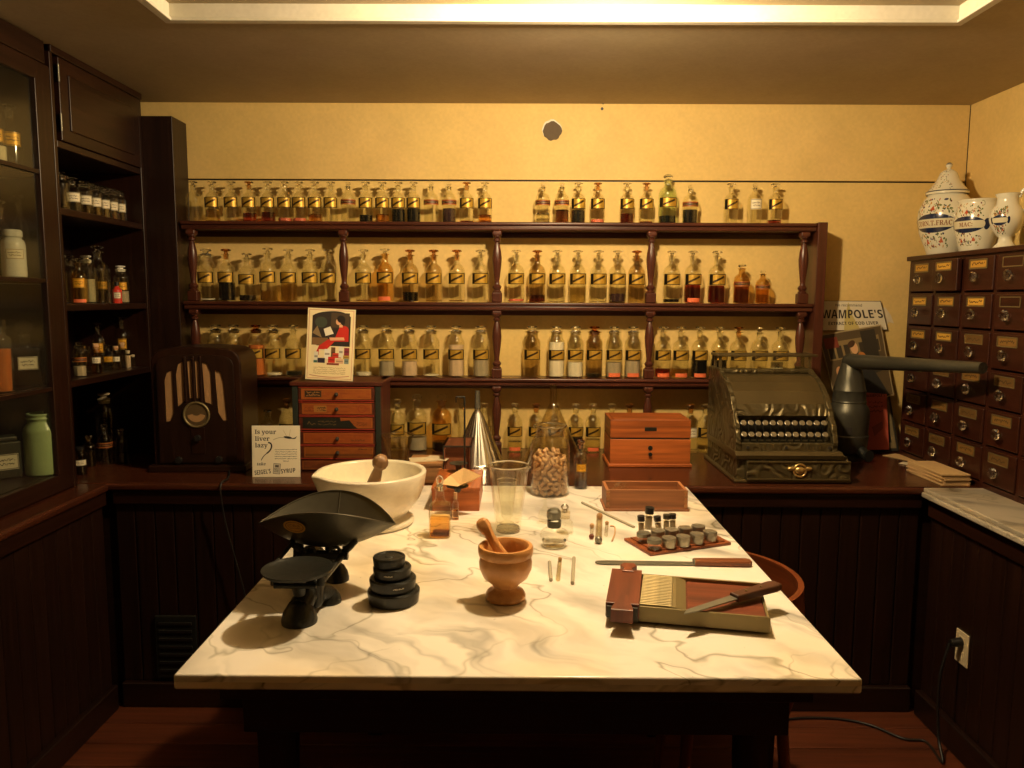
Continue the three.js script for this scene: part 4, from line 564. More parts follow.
{ // metal can with long pipe
  const c = onZ(848, 420, -3.4), t = thing('pipe_canister', 'dark metal canister with tapered shoulder and a long pipe beside cash register', 'canister', [c.x, CT, -3.4]);
  mesh('can_body', turned([[0, 0.028], [0.07, 0.028], [0.083, 0.05], [0.088, 0.1], [0.089, 0.105], [0.085, 0.11], [0.088, 0.17], [0.088, 0.2], [0.084, 0.225], [0.072, 0.245], [0.07, 0.25], [0.073, 0.256], [0.07, 0.26], [0.068, 0.3], [0.07, 0.305], [0.066, 0.312], [0.058, 0.35], [0.046, 0.4], [0.036, 0.43], [0.02, 0.45], [0, 0.455]], 36, 0.7), M.gunmetal, t);
  mesh('base', turned([[0, 0], [0.075, 0], [0.075, 0.01], [0.055, 0.028], [0, 0.03]]), M.iron, t);
  mesh('spout', [rod([0.03, 0.05, 0.06], [0.045, 0.03, 0.10], 0.022, 0.024), rod([0.045, 0.03, 0.1], [0.05, 0.03, 0.115], 0.026)], M.iron, t);
  const e = onX(983, 368, 1.672), st = new THREE.Vector3(-0.005, 0.432, 0.0);
  mesh('pipe', [rod(st, [e.x - c.x, e.y - CT, e.z + 3.4], 0.033, 0.021, 24), new THREE.SphereGeometry(0.034, 16, 12).translate(-0.005, 0.432, 0)], M.gunmetal, t);
  mesh('number_plate', arcGeo(0.0885, 0.118, 0.15, 0.14), M.dark, t).rotation.y = -0.35;
}
{ // printed things leaning on the wall at the end of the rack
  const quad = (name, label, cat, corners, z0, z1, draw, W = 512, H = 256, edge = 0.003) => { // corners: top-left, top-right, bottom-right, bottom-left in the photograph
    const P = corners.map(([x, y], i) => onZ(x, y, i < 2 ? z0 : z1)), g = new THREE.BufferGeometry(), n = new THREE.Vector3().crossVectors(P[1].clone().sub(P[3]), P[0].clone().sub(P[3])).normalize().multiplyScalar(edge), c = P[3];
    const all = [...P, ...P.map((v) => v.clone().sub(n))].map((v) => v.clone().sub(c)), f = [[4, 5, 6, 7]].map(([a, b, d, e]) => [[a, b, d], [a, d, e]]).flat();
    const side = []; for (let i = 0; i < 4; i++) { const j = (i + 1) % 4; side.push([i, i + 4, j], [j, i + 4, j + 4]); } side.push(...f);
    const body = new THREE.BufferGeometry(); body.setAttribute('position', new THREE.Float32BufferAttribute(side.flat().flatMap((k) => all[k].toArray()), 3)); body.setAttribute('uv', new THREE.Float32BufferAttribute(side.flat().flatMap(() => [0, 0]), 2)); body.computeVertexNormals();
    g.setAttribute('position', new THREE.Float32BufferAttribute([3, 2, 1, 3, 1, 0].flatMap((k) => all[k].toArray()), 3)); g.setAttribute('uv', new THREE.Float32BufferAttribute([0, 0, 1, 0, 1, 1, 0, 0, 1, 1, 0, 1], 2)); g.computeVertexNormals();
    const t = thing(name, label, cat, c); mesh('board', body, M.kraft, t); mesh('print', g, std(0xffffff, 0.6, { map: canvas(W, H, draw) }), t); return t;
  };
  quad('shop_sign', 'white lettered tin sign on the yellow wall above picture poster', 'sign', [[816, 300.5], [881, 301], [888, 330], [816, 331]], -3.588, -3.588, (g, W, H) => {
    g.fillStyle = '#d9ceb4'; g.fillRect(0, 0, W, H); g.strokeStyle = '#4a3c28'; g.lineWidth = 5; g.strokeRect(2, 2, W - 4, H - 4); g.fillStyle = 'rgba(190,170,90,0.8)'; g.beginPath(); g.moveTo(256, 10); g.lineTo(320, H); g.lineTo(200, H); g.fill();
    g.fillStyle = '#2b2018'; g.font = '30px sans-serif'; g.fillText('We recommend', 150, 48); g.font = 'bold 100px sans-serif'; g.save(); g.translate(46, 148); g.scale(0.8, 1); g.fillText("WAMPOLE'S", 0, 0); g.restore(); g.font = 'bold 40px sans-serif'; g.fillText('EXTRACT OF COD LIVER', 96, 206, 360); });
  { const c0 = onZ(886, 316, -3.585), s = tag(mesh('torn_label', extr([[-0.03, 0.03], [0.0, 0.04], [0.028, 0.005], [0.045, -0.035], [0.02, -0.028], [0.012, -0.05], [-0.02, -0.045], [-0.035, -0.02]], 0.001), M.paper), 'torn scrap of pale paper at the end of lettered tin sign', 'paper'); s.position.set(c0.x, c0.y, -3.5985); }
  quad('picture_poster', 'tilted dark picture poster of two shopkeepers leaning on the yellow wall', 'poster', [[818.5, 335], [881, 324.5], [894, 395], [838, 412]], -3.568, -3.55, (g, W, H) => {
    g.fillStyle = '#57462c'; g.fillRect(0, 0, W, H); g.fillStyle = '#8a744a'; g.fillRect(40, 60, W - 80, 120); g.fillStyle = '#3c3222'; for (let i = 0; i < 7; i++) g.fillRect(50 + i * 62, 90, 44, 80); g.fillStyle = '#7c3420'; g.fillRect(30, 30, 110, 70); g.fillStyle = '#332c20'; g.fillRect(330, 20, 120, 300);
    g.fillStyle = '#262420'; g.beginPath(); g.moveTo(210, 200); g.lineTo(330, 190); g.lineTo(480, 512); g.lineTo(230, 512); g.fill(); g.fillStyle = '#d8a878'; g.beginPath(); g.ellipse(255, 120, 30, 40, 0, 0, 7); g.fill(); g.fillStyle = '#c07838'; g.beginPath(); g.ellipse(300, 190, 34, 38, 0, 0, 7); g.fill(); g.fillStyle = '#4a3018'; g.beginPath(); g.ellipse(240, 92, 34, 20, -0.4, 0, 7); g.fill();
    g.fillStyle = '#d09868'; g.beginPath(); g.ellipse(95, 260, 28, 38, 0, 0, 7); g.fill(); g.fillStyle = '#a8946c'; g.beginPath(); g.moveTo(70, 300); g.lineTo(140, 330); g.lineTo(110, 420); g.lineTo(80, 400); g.fill(); g.strokeStyle = '#a8946c'; g.lineWidth = 8; g.strokeRect(4, 4, W - 8, H - 8); }, 512, 512);
  quad('dark_board', 'plain dark backing board standing on the counter behind red leaflet', 'board', [[856, 392], [889, 390], [899, 451], [856, 452]], -3.575, -3.525, (g, W, H) => { g.fillStyle = '#2a251c'; g.fillRect(0, 0, W, H); g.strokeStyle = '#7a6a4a'; g.lineWidth = 6; g.strokeRect(6, 6, W - 12, H - 12); }, 64, 64, 0.006);
  quad('red_leaflet', 'narrow faded red printed leaflet propped beside the metal canister', 'leaflet', [[861, 390], [886.5, 389], [889, 449.5], [867, 450]], -3.555, -3.505, (g, W, H) => { g.fillStyle = '#a84a36'; g.fillRect(0, 0, W, H); g.fillStyle = '#33140e'; g.font = 'bold 34px sans-serif'; g.fillText("WAMPOLE'S", 46, 64, 190); scribble(g, 60, 92, 150, 110, 3, '#6b2a1c', 7); g.fillStyle = 'rgba(90,34,24,0.5)'; g.beginPath(); g.moveTo(70, 320); g.lineTo(190, 270); g.lineTo(200, 330); g.lineTo(90, 400); g.fill(); }, 256, 512);
}
{ // stack of envelopes and loose slips in the corner
  const c = onY(949, 471), t = thing('envelope_stack', 'thick stack of brown envelopes in the counter corner below drawers', 'envelopes', [1.675, CT, -3.0], 0.06);
  for (let i = 0; i < 7; i++) { const m = mesh('envelope', bx(0.11 - (i % 2) * 0.004, 0.006, 0.25 - (i % 3) * 0.006, 0, 0.0035 + i * 0.0064, 0, 0.001), M.kraft, t); m.rotation.y = rnd(-0.04, 0.04); }
  for (const [px, py, r, y, w, d, m, l] of [[905, 458, 0.5, 0, 0.09, 0.16, M.kraft, 'brown paper bag flat on the counter beside envelope stack'], [918, 466, 0.75, 0.0022, 0.05, 0.14, M.paper, 'narrow pale paper slip beside the envelope stack'], [925, 474, 0.8, 0.0044, 0.035, 0.08, M.kraft, 'short curled brown paper slip at marble edge']]) { const q = onY(px, py), s = tag(mesh('paper_slip', bx(w, 0.002, d), m), l, 'paper'); s.position.set(q.x, CT + 0.0012 + y, q.z); s.rotation.y = r; }
}
{ // painted jars on the drawer cabinet
  const byHeight = (g) => { g.computeBoundingBox(); const h = g.boundingBox.max.y, p = g.attributes.position, uv = g.attributes.uv; for (let i = 0; i < p.count; i++) uv.setY(i, p.getY(i) / h); return g; };
  const flowers = (g, cx, y0, y1, half, n) => { for (let i = 0; i < n; i++) { const x = cx + rnd(-half, half), y = rnd(y0, y1); g.fillStyle = ['#a84e2a', '#5c6a36', '#34365a', '#b8863c', '#662c36', '#47562e'][Math.floor(rnd(6))]; g.beginPath(); g.ellipse(x, y, rnd(4, 11), rnd(3, 6), rnd(3), 0, 7); g.fill(); } g.strokeStyle = '#566030'; g.lineWidth = 3; for (let i = 0; i < n / 6; i++) { g.beginPath(); const a = rnd(6); g.arc(cx + rnd(-half, half), rnd(y0, y1), rnd(8, 18), a, a + 3); g.stroke(); } };
  const paint = (text, sc = 1, W = 1024, H = 384) => canvas(W, H, (g) => {
    g.fillStyle = '#d8d3bd'; g.fillRect(0, 0, W, H); const cx = W / 2, cy = H * 0.48, k = sc;
    if (text === null) { flowers(g, cx, 60, 330, 120, 60); return; }
    flowers(g, cx, cy - 150 * k, cy - 50 * k, 120 * k, 60); flowers(g, cx, cy + 55 * k, cy + 150 * k, 110 * k, 40);
    g.fillStyle = '#1e2744'; g.beginPath(); g.ellipse(cx, cy, 140 * k, 58 * k, 0, 0, 7); g.fill(); for (const s of [-1, 1]) { g.beginPath(); g.ellipse(cx + s * 150 * k, cy, 24 * k, 40 * k, 0, 0, 7); g.fill(); }
    g.fillStyle = '#d2c9aa'; g.beginPath(); g.roundRect(cx - 138 * k, cy - 27 * k, 276 * k, 54 * k, 26 * k); g.fill(); g.fillStyle = '#7a3f22'; g.font = `bold ${Math.round(40 * k)}px serif`; g.textAlign = 'center'; if (text) g.fillText(text, cx, cy + 14 * k, 240 * k);
    g.fillStyle = '#b5542c'; for (const [x, y] of [[0, -92], [-50, 110], [60, 105]]) { g.beginPath(); g.moveTo(cx + x * k, cy + (y - 18) * k); g.lineTo(cx + (x + 16) * k, cy + (y + 14) * k); g.lineTo(cx + (x - 16) * k, cy + (y + 14) * k); g.fill(); }
  });
  const glaze = (map) => new THREE.MeshPhysicalMaterial({ color: 0xffffff, map, roughness: 0.22, clearcoat: 0.7, clearcoatRoughness: 0.06 });
  const at = (px, X) => [X, YD, onX(px, 230, X).z], navy = std(lin(0.02, 0.025, 0.05), 0.3);
  let t = thing('lidded_jar', 'large painted white pharmacy jar with pointed lid on drawer cabinet', 'jar', at(945, 1.895), -1.0 + Math.PI);
  mesh('jar_body', byHeight(lathe([[0, 0.001], [0.062, 0.001], [0.066, 0.006], [0.078, 0.04], [0.102, 0.1], [0.113, 0.155], [0.11, 0.2], [0.092, 0.245], [0.078, 0.262], [0.08, 0.268], [0.07, 0.268]], 48)), glaze(paint('CORN.T.FRAC')), t);
  const lid = mesh('lid', byHeight(lathe([[0.084, 0.268], [0.086, 0.276], [0.08, 0.284], [0.06, 0.31], [0.044, 0.335], [0.034, 0.362], [0.018, 0.374], [0.008, 0.378], [0.008, 0.383], [0.013, 0.39], [0.012, 0.4], [0, 0.404]], 40).translate(0, -0.268, 0)), glaze(paint(null)), t);
  lid.position.y = 0.268; mesh('knob_cap', new THREE.SphereGeometry(0.0135, 14, 8, 0, 7, 0, 1.3).translate(0, 0.125, 0), navy, lid); mesh('blue_line', new THREE.TorusGeometry(0.0835, 0.0025, 6, 40).rotateX(Math.PI / 2).translate(0, 0.012, 0), navy, lid);
  t = thing('open_jar', 'open painted white pharmacy jar standing between lidded jar and ewer', 'jar', at(977, 1.895), -1.05 + Math.PI);
  mesh('jar_body', byHeight(lathe([[0, 0.001], [0.055, 0.001], [0.06, 0.006], [0.072, 0.05], [0.084, 0.1], [0.087, 0.13], [0.083, 0.165], [0.074, 0.195], [0.074, 0.208], [0.078, 0.213], [0.074, 0.216], [0.069, 0.21], [0.07, 0.18], [0, 0.02]], 48)), glaze(paint('MAC:')), t);
  t = thing('ewer', 'small footed white ewer with a loop handle and painted flowers', 'ewer', at(1006, 1.895), -1.0 + Math.PI);
  mesh('ewer_body', byHeight(lathe([[0, 0.001], [0.046, 0.001], [0.047, 0.006], [0.026, 0.03], [0.022, 0.05], [0.03, 0.056], [0.052, 0.09], [0.06, 0.12], [0.055, 0.15], [0.038, 0.175], [0.036, 0.2], [0.044, 0.214], [0.041, 0.216], [0.033, 0.2], [0.035, 0.176], [0, 0.07]], 40)), glaze(paint('', 0.6)), t);
  mesh('handle', tube([[0.036, 0.2, 0.01], [0.05, 0.228, 0.012], [0.072, 0.22, 0.014], [0.076, 0.18, 0.014], [0.054, 0.145, 0.012]], 0.0065, 8, 24), M.porcelain, t).rotation.y = -0.56 - (Math.PI - 1.0);
}
{ // socket and cord
  const a = onX(963, 648, XCR + 0.03), t = thing('wall_socket', 'cream electric socket plate with a black plug on boarded counter front', 'socket', [XCR + 0.03, a.y, a.z], -Math.PI / 2);
  mesh('plate', bx(0.075, 0.118, 0.006, 0, 0, 0.003, 0.003), M.ivory, t); for (const y of [0.027, -0.027]) mesh('outlet', bx(0.034, 0.03, 0.003, 0, y, 0.0065, 0.006), M.ivory, t); mesh('plug', rod([0, 0.022, 0.007], [0, 0.018, 0.045], 0.017, 0.013), M.black, t);
  tag(mesh('extension_cord', tube([[XCR - 0.018, a.y + 0.018, a.z], [XCR - 0.05, a.y - 0.1, a.z + 0.01], [XCR - 0.045, 0.06, a.z + 0.02], [XCR - 0.06, 0.006, a.z + 0.08], onY(925, 741, 0.006), onY(905, 739, 0.006), onY(870, 725, 0.006), onY(840, 719, 0.006), onY(800, 718, 0.006), onY(770, 722, 0.006)], 0.005, 6, 64), M.black), 'black cord trailing over red floor from the wall socket', 'cord');
}
{ // chair pushed in at the side of the table
  const t = thing('bentwood_chair', 'reddish wooden chair with a curved back rail pushed beside marble table', 'chair', [0.62, 0, -2.19], -Math.PI / 2);
  // local: faces +z (towards the table), back at -z
  const n = 18, pos = [], idx = [], R = 0.27, y0 = 0.60, y1 = 0.80, th = 0.016;
  for (let i = 0; i <= n; i++) { const a = -1.12 + 2.24 * i / n, k = Math.min(1, (1.12 - Math.abs(a)) / 0.25), yt = y1 - 0.07 * (1 - k) ** 2, yb = y0 + 0.06 * (1 - k) ** 2; for (const [r, y] of [[R, yb], [R - 0.012, yt], [R - 0.012 + th, yt], [R + th, yb]]) pos.push(Math.sin(a) * r, y, -Math.cos(a) * r + 0.06); }
  for (let i = 0; i < n; i++) for (let k = 0; k < 4; k++) { const a = i * 4 + k, b = i * 4 + (k + 1) % 4; idx.push(a, b, a + 4, b, b + 4, a + 4); } idx.push(0, 2, 1, 0, 3, 2, n * 4, n * 4 + 1, n * 4 + 2, n * 4, n * 4 + 2, n * 4 + 3);
  const g = new THREE.BufferGeometry(); g.setAttribute('position', new THREE.Float32BufferAttribute(pos, 3)); g.setIndex(idx); g.computeVertexNormals(); g.setAttribute('uv', new THREE.Float32BufferAttribute(new Float32Array(pos.length / 3 * 2), 2));
  mesh('backrest', uvm(toCreasedNormals(g, 0.7), 0), M.chairWood, t);
  mesh('seat', turned([[0, 0.43], [0.19, 0.43], [0.2, 0.44], [0.2, 0.455], [0.19, 0.462], [0, 0.458]], 32), M.chairWood, t);
  for (const [x, z, up] of [[-0.15, 0.13, 0], [0.15, 0.13, 0], [-0.15, -0.13, 1], [0.15, -0.13, 1]]) mesh('leg', up ? [rod([x * 1.15, 0, z * 1.25], [x, 0.44, z], 0.014, 0.017), rod([x, 0.44, z], [x * 1.1, 0.66, z - 0.06], 0.016, 0.013)] : rod([x * 1.15, 0, z * 1.2], [x, 0.43, z], 0.014, 0.018), M.chairWood, t);
}

// ---------- things on the table ----------
{ // counter scale
  const f = onY(297, 626), t = thing('counter_scale', 'black cast iron counter scale with a tin scoop pan and round plate', 'scale', [0, 0, 0]);
  const pl = onY(297.5, 569, CT + 0.12), pr = 0.0757, back = onY(331, 583), cx = (f.x + back.x) / 2;
  const dome = (x, z, r, h) => lathe([[r, 0], [r * 1.02, h * 0.15], [r * 0.9, h * 0.5], [r * 0.6, h * 0.85], [r * 0.25, h], [0, h]], 24).translate(x, CT, z);
  const B = new THREE.Vector3(back.x, CT, back.z), Fp = new THREE.Vector3(f.x, CT, f.z);
  const mid = onY(330, 602), sideL = B.clone().lerp(Fp, 0.25).add(new THREE.Vector3(-0.09, 0, 0.0));
  mesh('base', [dome(f.x, f.z - 0.02, 0.038, 0.05), dome(mid.x, mid.z, 0.026, 0.035), dome(B.x + 0.012, B.z - 0.02, 0.028, 0.045), dome(B.x - 0.1, B.z - 0.02, 0.028, 0.045),
    rod([f.x, CT + 0.03, f.z - 0.02], [f.x + 0.01, CT + 0.055, f.z - 0.09], 0.026, 0.022), rod([f.x + 0.01, CT + 0.05, f.z - 0.08], [mid.x, CT + 0.02, mid.z], 0.022, 0.018), rod([f.x + 0.01, CT + 0.05, f.z - 0.08], [B.x - 0.04, CT + 0.07, B.z - 0.01], 0.022, 0.024), rod([B.x + 0.012, CT + 0.03, B.z - 0.02], [B.x - 0.04, CT + 0.075, B.z - 0.015], 0.016), rod([B.x - 0.1, CT + 0.03, B.z - 0.02], [B.x - 0.04, CT + 0.075, B.z - 0.015], 0.016),
    bx(0.05, 0.07, 0.05, f.x + 0.012, CT + 0.045, f.z - 0.085, 0.014)], M.iron, t);
  const top = CT + 0.12;
  mesh('stem', [rod([pl.x, CT + 0.06, pl.z - 0.01], [pl.x, top - 0.012, pl.z], 0.013, 0.018), rod([pl.x - 0.045, top - 0.03, pl.z + 0.02], [pl.x + 0.045, top - 0.03, pl.z + 0.02], 0.006), rod([pl.x - 0.05, top - 0.035, pl.z], [pl.x - 0.05, top - 0.01, pl.z], 0.009), rod([pl.x + 0.05, top - 0.035, pl.z], [pl.x + 0.05, top - 0.01, pl.z], 0.009)], M.iron, t);
  mesh('plate', turned([[0, -0.008], [0.062, -0.008], [0.073, -0.004], [pr, 0.001], [pr, 0.003], [0.071, 0.002], [0.066, -0.001], [0, -0.002]], 44).translate(pl.x, top, pl.z), M.iron, t);
  const pc = onY(327, 516, 1.075), bz = pc.z;
  mesh('beam', [rod([pl.x - 0.05, top - 0.03, pl.z], [pc.x - 0.05, top - 0.026, bz], 0.007), rod([pl.x + 0.05, top - 0.03, pl.z], [pc.x + 0.05, top - 0.026, bz], 0.007), rod([pc.x - 0.06, top - 0.028, bz + 0.05], [pc.x + 0.06, top - 0.028, bz + 0.05], 0.009), rod([pl.x - 0.068, top - 0.012, pl.z - 0.03], [pc.x - 0.075, top + 0.0, bz + 0.02], 0.005)], M.iron, t);
  mesh('column', rod([B.x - 0.005, CT + 0.03, B.z - 0.02], [B.x - 0.002, top - 0.01, B.z - 0.01], 0.016, 0.012), M.iron, t); mesh('column', rod([B.x - 0.085, CT + 0.03, B.z - 0.02], [B.x - 0.08, top - 0.01, B.z - 0.01], 0.016, 0.012), M.iron, t);
  mesh('cradle', [tube([[pc.x - 0.085, 1.02, bz + 0.03], [pc.x - 0.05, 1.0, bz + 0.035], [pc.x, 0.988, bz + 0.02], [pc.x + 0.05, 1.0, bz + 0.035], [pc.x + 0.075, 1.024, bz + 0.03]], 0.008, 8), rod([pc.x - 0.052, 1.0, bz + 0.03], [pc.x - 0.05, top - 0.028, bz + 0.045], 0.008), rod([pc.x + 0.052, 1.0, bz + 0.03], [pc.x + 0.05, top - 0.028, bz + 0.045], 0.008), new THREE.TorusGeometry(0.012, 0.004, 8, 16).translate(pc.x + 0.03, top - 0.018, bz + 0.05), new THREE.TorusGeometry(0.012, 0.004, 8, 16).translate(pc.x - 0.03, top - 0.018, bz + 0.05)], M.iron, t);
  const hk = onY(347, 541, 0.99); mesh('counterpoise', [bx(0.013, 0.045, 0.016, hk.x, 1.0, hk.z + 0.02, 0.003), bx(0.006, 0.05, 0.01, hk.x - 0.004, 1.018, hk.z + 0.022, 0.002)], M.iron, t);
  // scoop pan: pointed at both ends, walls highest in the middle
  const Lh = 0.165, W = 0.105, nu = 40, nv = 20, hull = (u, v) => { const w = W * Math.pow(Math.max(0, 1 - u * u), 0.85), yb = 0.998 + 0.058 * u * u, yr = 1.056 + 0.056 * (1 - u * u); return new THREE.Vector3(pc.x + u * Lh, yb + (yr - yb) * Math.pow(Math.abs(v), 1.7), bz + v * w); };
  const sheet = (u0, u1, v0, v1, a, b, off) => { const pos = [], uv = [], idx = []; for (let j = 0; j <= b; j++) for (let i = 0; i <= a; i++) { const u = u0 + (u1 - u0) * i / a, v = v0 + (v1 - v0) * j / b, q = hull(u, v); if (off) { const e = 1e-3, n = hull(u + e, v).sub(q).cross(hull(u, v + e).sub(q)).normalize(); q.addScaledVector(n, off); } pos.push(q.x, q.y, q.z); uv.push(i / a, j / b); } for (let j = 0; j < b; j++) for (let i = 0; i < a; i++) { const k = j * (a + 1) + i; idx.push(k, k + a + 1, k + 1, k + 1, k + a + 1, k + a + 2); } const g = new THREE.BufferGeometry(); g.setAttribute('position', new THREE.Float32BufferAttribute(pos, 3)); g.setAttribute('uv', new THREE.Float32BufferAttribute(uv, 2)); g.setIndex(idx); g.computeVertexNormals(); return g; };
  const tinS = std(lin(0.15, 0.14, 0.11), 0.4, { metalness: 0.7, map: streakTex, side: THREE.DoubleSide });
  const pan = mesh('scoop_pan', sheet(-0.999, 0.999, -1, 1, nu, nv, 0), tinS, t);
  mesh('rim_wire', [-1, 1].map((s) => tube(Array.from({ length: 25 }, (_, i) => hull(-0.998 + 1.996 * i / 24, s)), 0.0018, 6, 60)), tinS, pan);
  mesh('seam', tube(Array.from({ length: 12 }, (_, i) => hull(0.06, -1 + 0.9 * i / 11).add(new THREE.Vector3(0, 0.001, 0))), 0.0014, 6, 20), tinS, pan);
  // gold maker's plate, cut from the pan's own curve
  { const q = hull(-0.34, 0.8), du = hull(-0.33, 0.8).sub(hull(-0.35, 0.8)).normalize(), dv = hull(-0.34, 0.82).sub(hull(-0.34, 0.78)); const n = du.clone().cross(dv).normalize(); if (n.z < 0) n.negate(); const d2 = n.clone().cross(du).normalize(); const gpos = [0, 0, 0], gi = [], N = 28; const B0 = q.clone().addScaledVector(n, 0.004); gpos.splice(0, 3, B0.x, B0.y, B0.z); for (let i = 0; i < N; i++) { const a = i / N * 6.2832, p2 = B0.clone().addScaledVector(du, Math.cos(a) * 0.028).addScaledVector(d2, Math.sin(a) * 0.021); gpos.push(p2.x, p2.y, p2.z); gi.push(0, 1 + i, 1 + (i + 1) % N); } const G2 = new THREE.BufferGeometry(); G2.setAttribute('position', new THREE.Float32BufferAttribute(gpos, 3)); G2.setIndex(gi); G2.computeVertexNormals(); const uvs = []; for (let i = 0; i < gpos.length / 3; i++) { const a = (i - 1) / N * 6.2832; uvs.push(i ? 0.5 + 0.5 * Math.cos(a) : 0.5, i ? 0.5 + 0.5 * Math.sin(a) : 0.5); } G2.setAttribute('uv', new THREE.Float32BufferAttribute(uvs, 2));
    mesh('maker_plate', G2, std(0xffffff, 0.5, { side: THREE.DoubleSide, map: canvas(128, 96, (g, w, h) => { g.fillStyle = '#b98a26'; g.fillRect(0, 0, w, h); g.strokeStyle = '#6b4a10'; g.lineWidth = 4; g.beginPath(); g.ellipse(w / 2, h / 2, w * 0.4, h * 0.38, 0, 0, 7); g.stroke(); scribble(g, 26, 28, 76, 40, 3, '#6b4a10', 3); }) }), pan); }
}
{ // stacked weights: each one is a thing
  const c = onY(394, 602); let y = CT; c.z = -1.725;
  const mark = std(0xffffff, 0.5, { map: canvas(128, 24, (g) => { g.fillStyle = '#0d0d0b'; g.fillRect(0, 0, 128, 24); scribble(g, 6, 3, 116, 18, 1, '#d8d4c0', 4); }) });
  [[0.0605, 0.032, 393.7, 'largest black iron weight at the foot of the stack'], [0.054, 0.028, 393, 'second largest black iron weight in the stack, with faint white marking'], [0.044, 0.026, 392.5, 'third black iron weight in the stack, with white marking'], [0.0375, 0.023, 389.6, 'smallest black iron weight on top of the stack']].forEach(([r, h, px, l], i) => {
    const x = onZ(px, 590, c.z).x, t = thing('iron_weight', l, 'weight', [x, y, c.z], 0.05); mesh('disc', turned([[0, 0], [r * 0.9, 0], [r * 0.95, 0.002], [r, h * 0.75], [r, h * 0.88], [r * 0.95, h], [r * 0.82, h], [r * 0.78, h - 0.002], [r * 0.3, h - 0.002], [r * 0.25, h], [0, h]], 40), M.iron, t);
    if (i === 1 || i === 2) mesh('marking', arcGeo(r, h * 0.4, h * 0.68, 0.26), mark, t).rotation.y = i === 1 ? 0.35 : -0.1; y += h; });
}
{ // big white mortar with pestle
  const c = onY(372, 526), zc = -2.35, x = onZ(371.5, 490, zc).x, t = thing('white_mortar', 'large cream ceramic mortar with pouring lip holding a wooden-handled pestle', 'mortar', [x, CT, zc]);
  const g = lathe([[0, 0.001], [0.126, 0.001], [0.131, 0.008], [0.13, 0.018], [0.112, 0.03], [0.108, 0.036], [0.125, 0.05], [0.15, 0.085], [0.164, 0.12], [0.169, 0.15], [0.171, 0.163], [0.168, 0.168], [0.158, 0.168], [0.152, 0.162], [0.146, 0.13], [0.12, 0.075], [0.07, 0.045], [0, 0.04]], 72);
  const p = g.attributes.position; for (let i = 0; i < p.count; i++) { const px = p.getX(i), y = p.getY(i), z = p.getZ(i), a = Math.atan2(z, px), k = Math.exp(-(((Math.abs(Math.atan2(Math.sin(a - 2.75), Math.cos(a - 2.75)))) / 0.16) ** 2)) * Math.max(0, (y - 0.11) / 0.06); const s = 1 + 0.075 * k; p.setX(i, px * s); p.setZ(i, z * s); p.setY(i, y - 0.004 * k * k); } g.computeVertexNormals();
  mesh('bowl', g, M.cream, t);
  const a = onZ(380.5, 462, zc + 0.02), d = new THREE.Vector3(0.03, 0.15, 0.10), ps = thing('pestle', 'wooden ball-handled pestle leaning in the big cream mortar', 'pestle', [0, 0, 0]);
  const hd = new THREE.Vector3(a.x, a.y, zc + 0.02), bt = new THREE.Vector3(x - 0.01, CT + 0.075, zc + 0.0), dir = bt.clone().sub(hd).normalize(), q = new THREE.Quaternion().setFromUnitVectors(new THREE.Vector3(0, -1, 0), dir), len = hd.distanceTo(bt);
  mesh('handle', turned([[0, 0.025], [0.014, 0.021], [0.024, 0.007], [0.0255, -0.003], [0.021, -0.016], [0.0145, -0.022], [0.0145, -0.028], [0.019, -0.06], [0.024, -0.11], [0, -0.11]], 24, 1).applyQuaternion(q).translate(hd.x, hd.y, hd.z), M.pestleWood, ps);
  mesh('pestle_head', turned([[0, -0.108], [0.02, -0.108], [0.024, -len * 0.8], [0.03, -len + 0.012], [0.02, -len], [0, -len - 0.004]], 24, 1).applyQuaternion(q).translate(hd.x, hd.y, hd.z), M.cream, ps);
}
{ // amber bottle and corked vial
  let p = onY(439.5, 538), t = thing('square_amber_bottle', 'square clear bottle half full of amber liquid with a ring stopper', 'bottle', [p.x, CT, p.z - 0.02], 0.04);
  mesh('glass_body', [bx(0.064, 0.098, 0.06, 0, 0.05, 0, 0.008), lathe([[0.026, 0.098], [0.018, 0.106], [0.0125, 0.115], [0.0125, 0.14], [0.017, 0.143], [0.017, 0.149], [0.012, 0.15]])], M.smokeGlass, t);
  mesh('contents', bx(0.057, 0.056, 0.053, 0, 0.033, 0, 0.006), fluid(0.88, 0.46, 0.08, 0.06), t); mesh('sediment', bx(0.05, 0.014, 0.046, 0.003, 0.013, 0, 0.006), L.brown, t);
  mesh('stopper', [new THREE.TorusGeometry(0.0095, 0.004, 8, 20).scale(0.85, 1.3, 1).translate(0, 0.166, 0), rod([0, 0.136, 0], [0, 0.154, 0], 0.008, 0.01)], M.crystal, t);
  p = onY(455.5, 519.5); t = thing('corked_vial', 'slim corked vial of amber liquid beside square amber bottle', 'vial', [p.x, CT, p.z]);
  mesh('glass_body', lathe([[0, 0.001], [0.0115, 0.001], [0.0115, 0.05], [0.006, 0.062], [0.006, 0.075], [0.008, 0.077], [0.006, 0.079]]), M.clearGlass, t); mesh('contents', turned([[0, 0.003], [0.010, 0.003], [0.010, 0.034], [0, 0.034]]), fluid(0.75, 0.28, 0.05), t); mesh('cork', turned([[0, 0.066], [0.005, 0.066], [0.006, 0.088], [0, 0.088]]), M.cork, t);
}
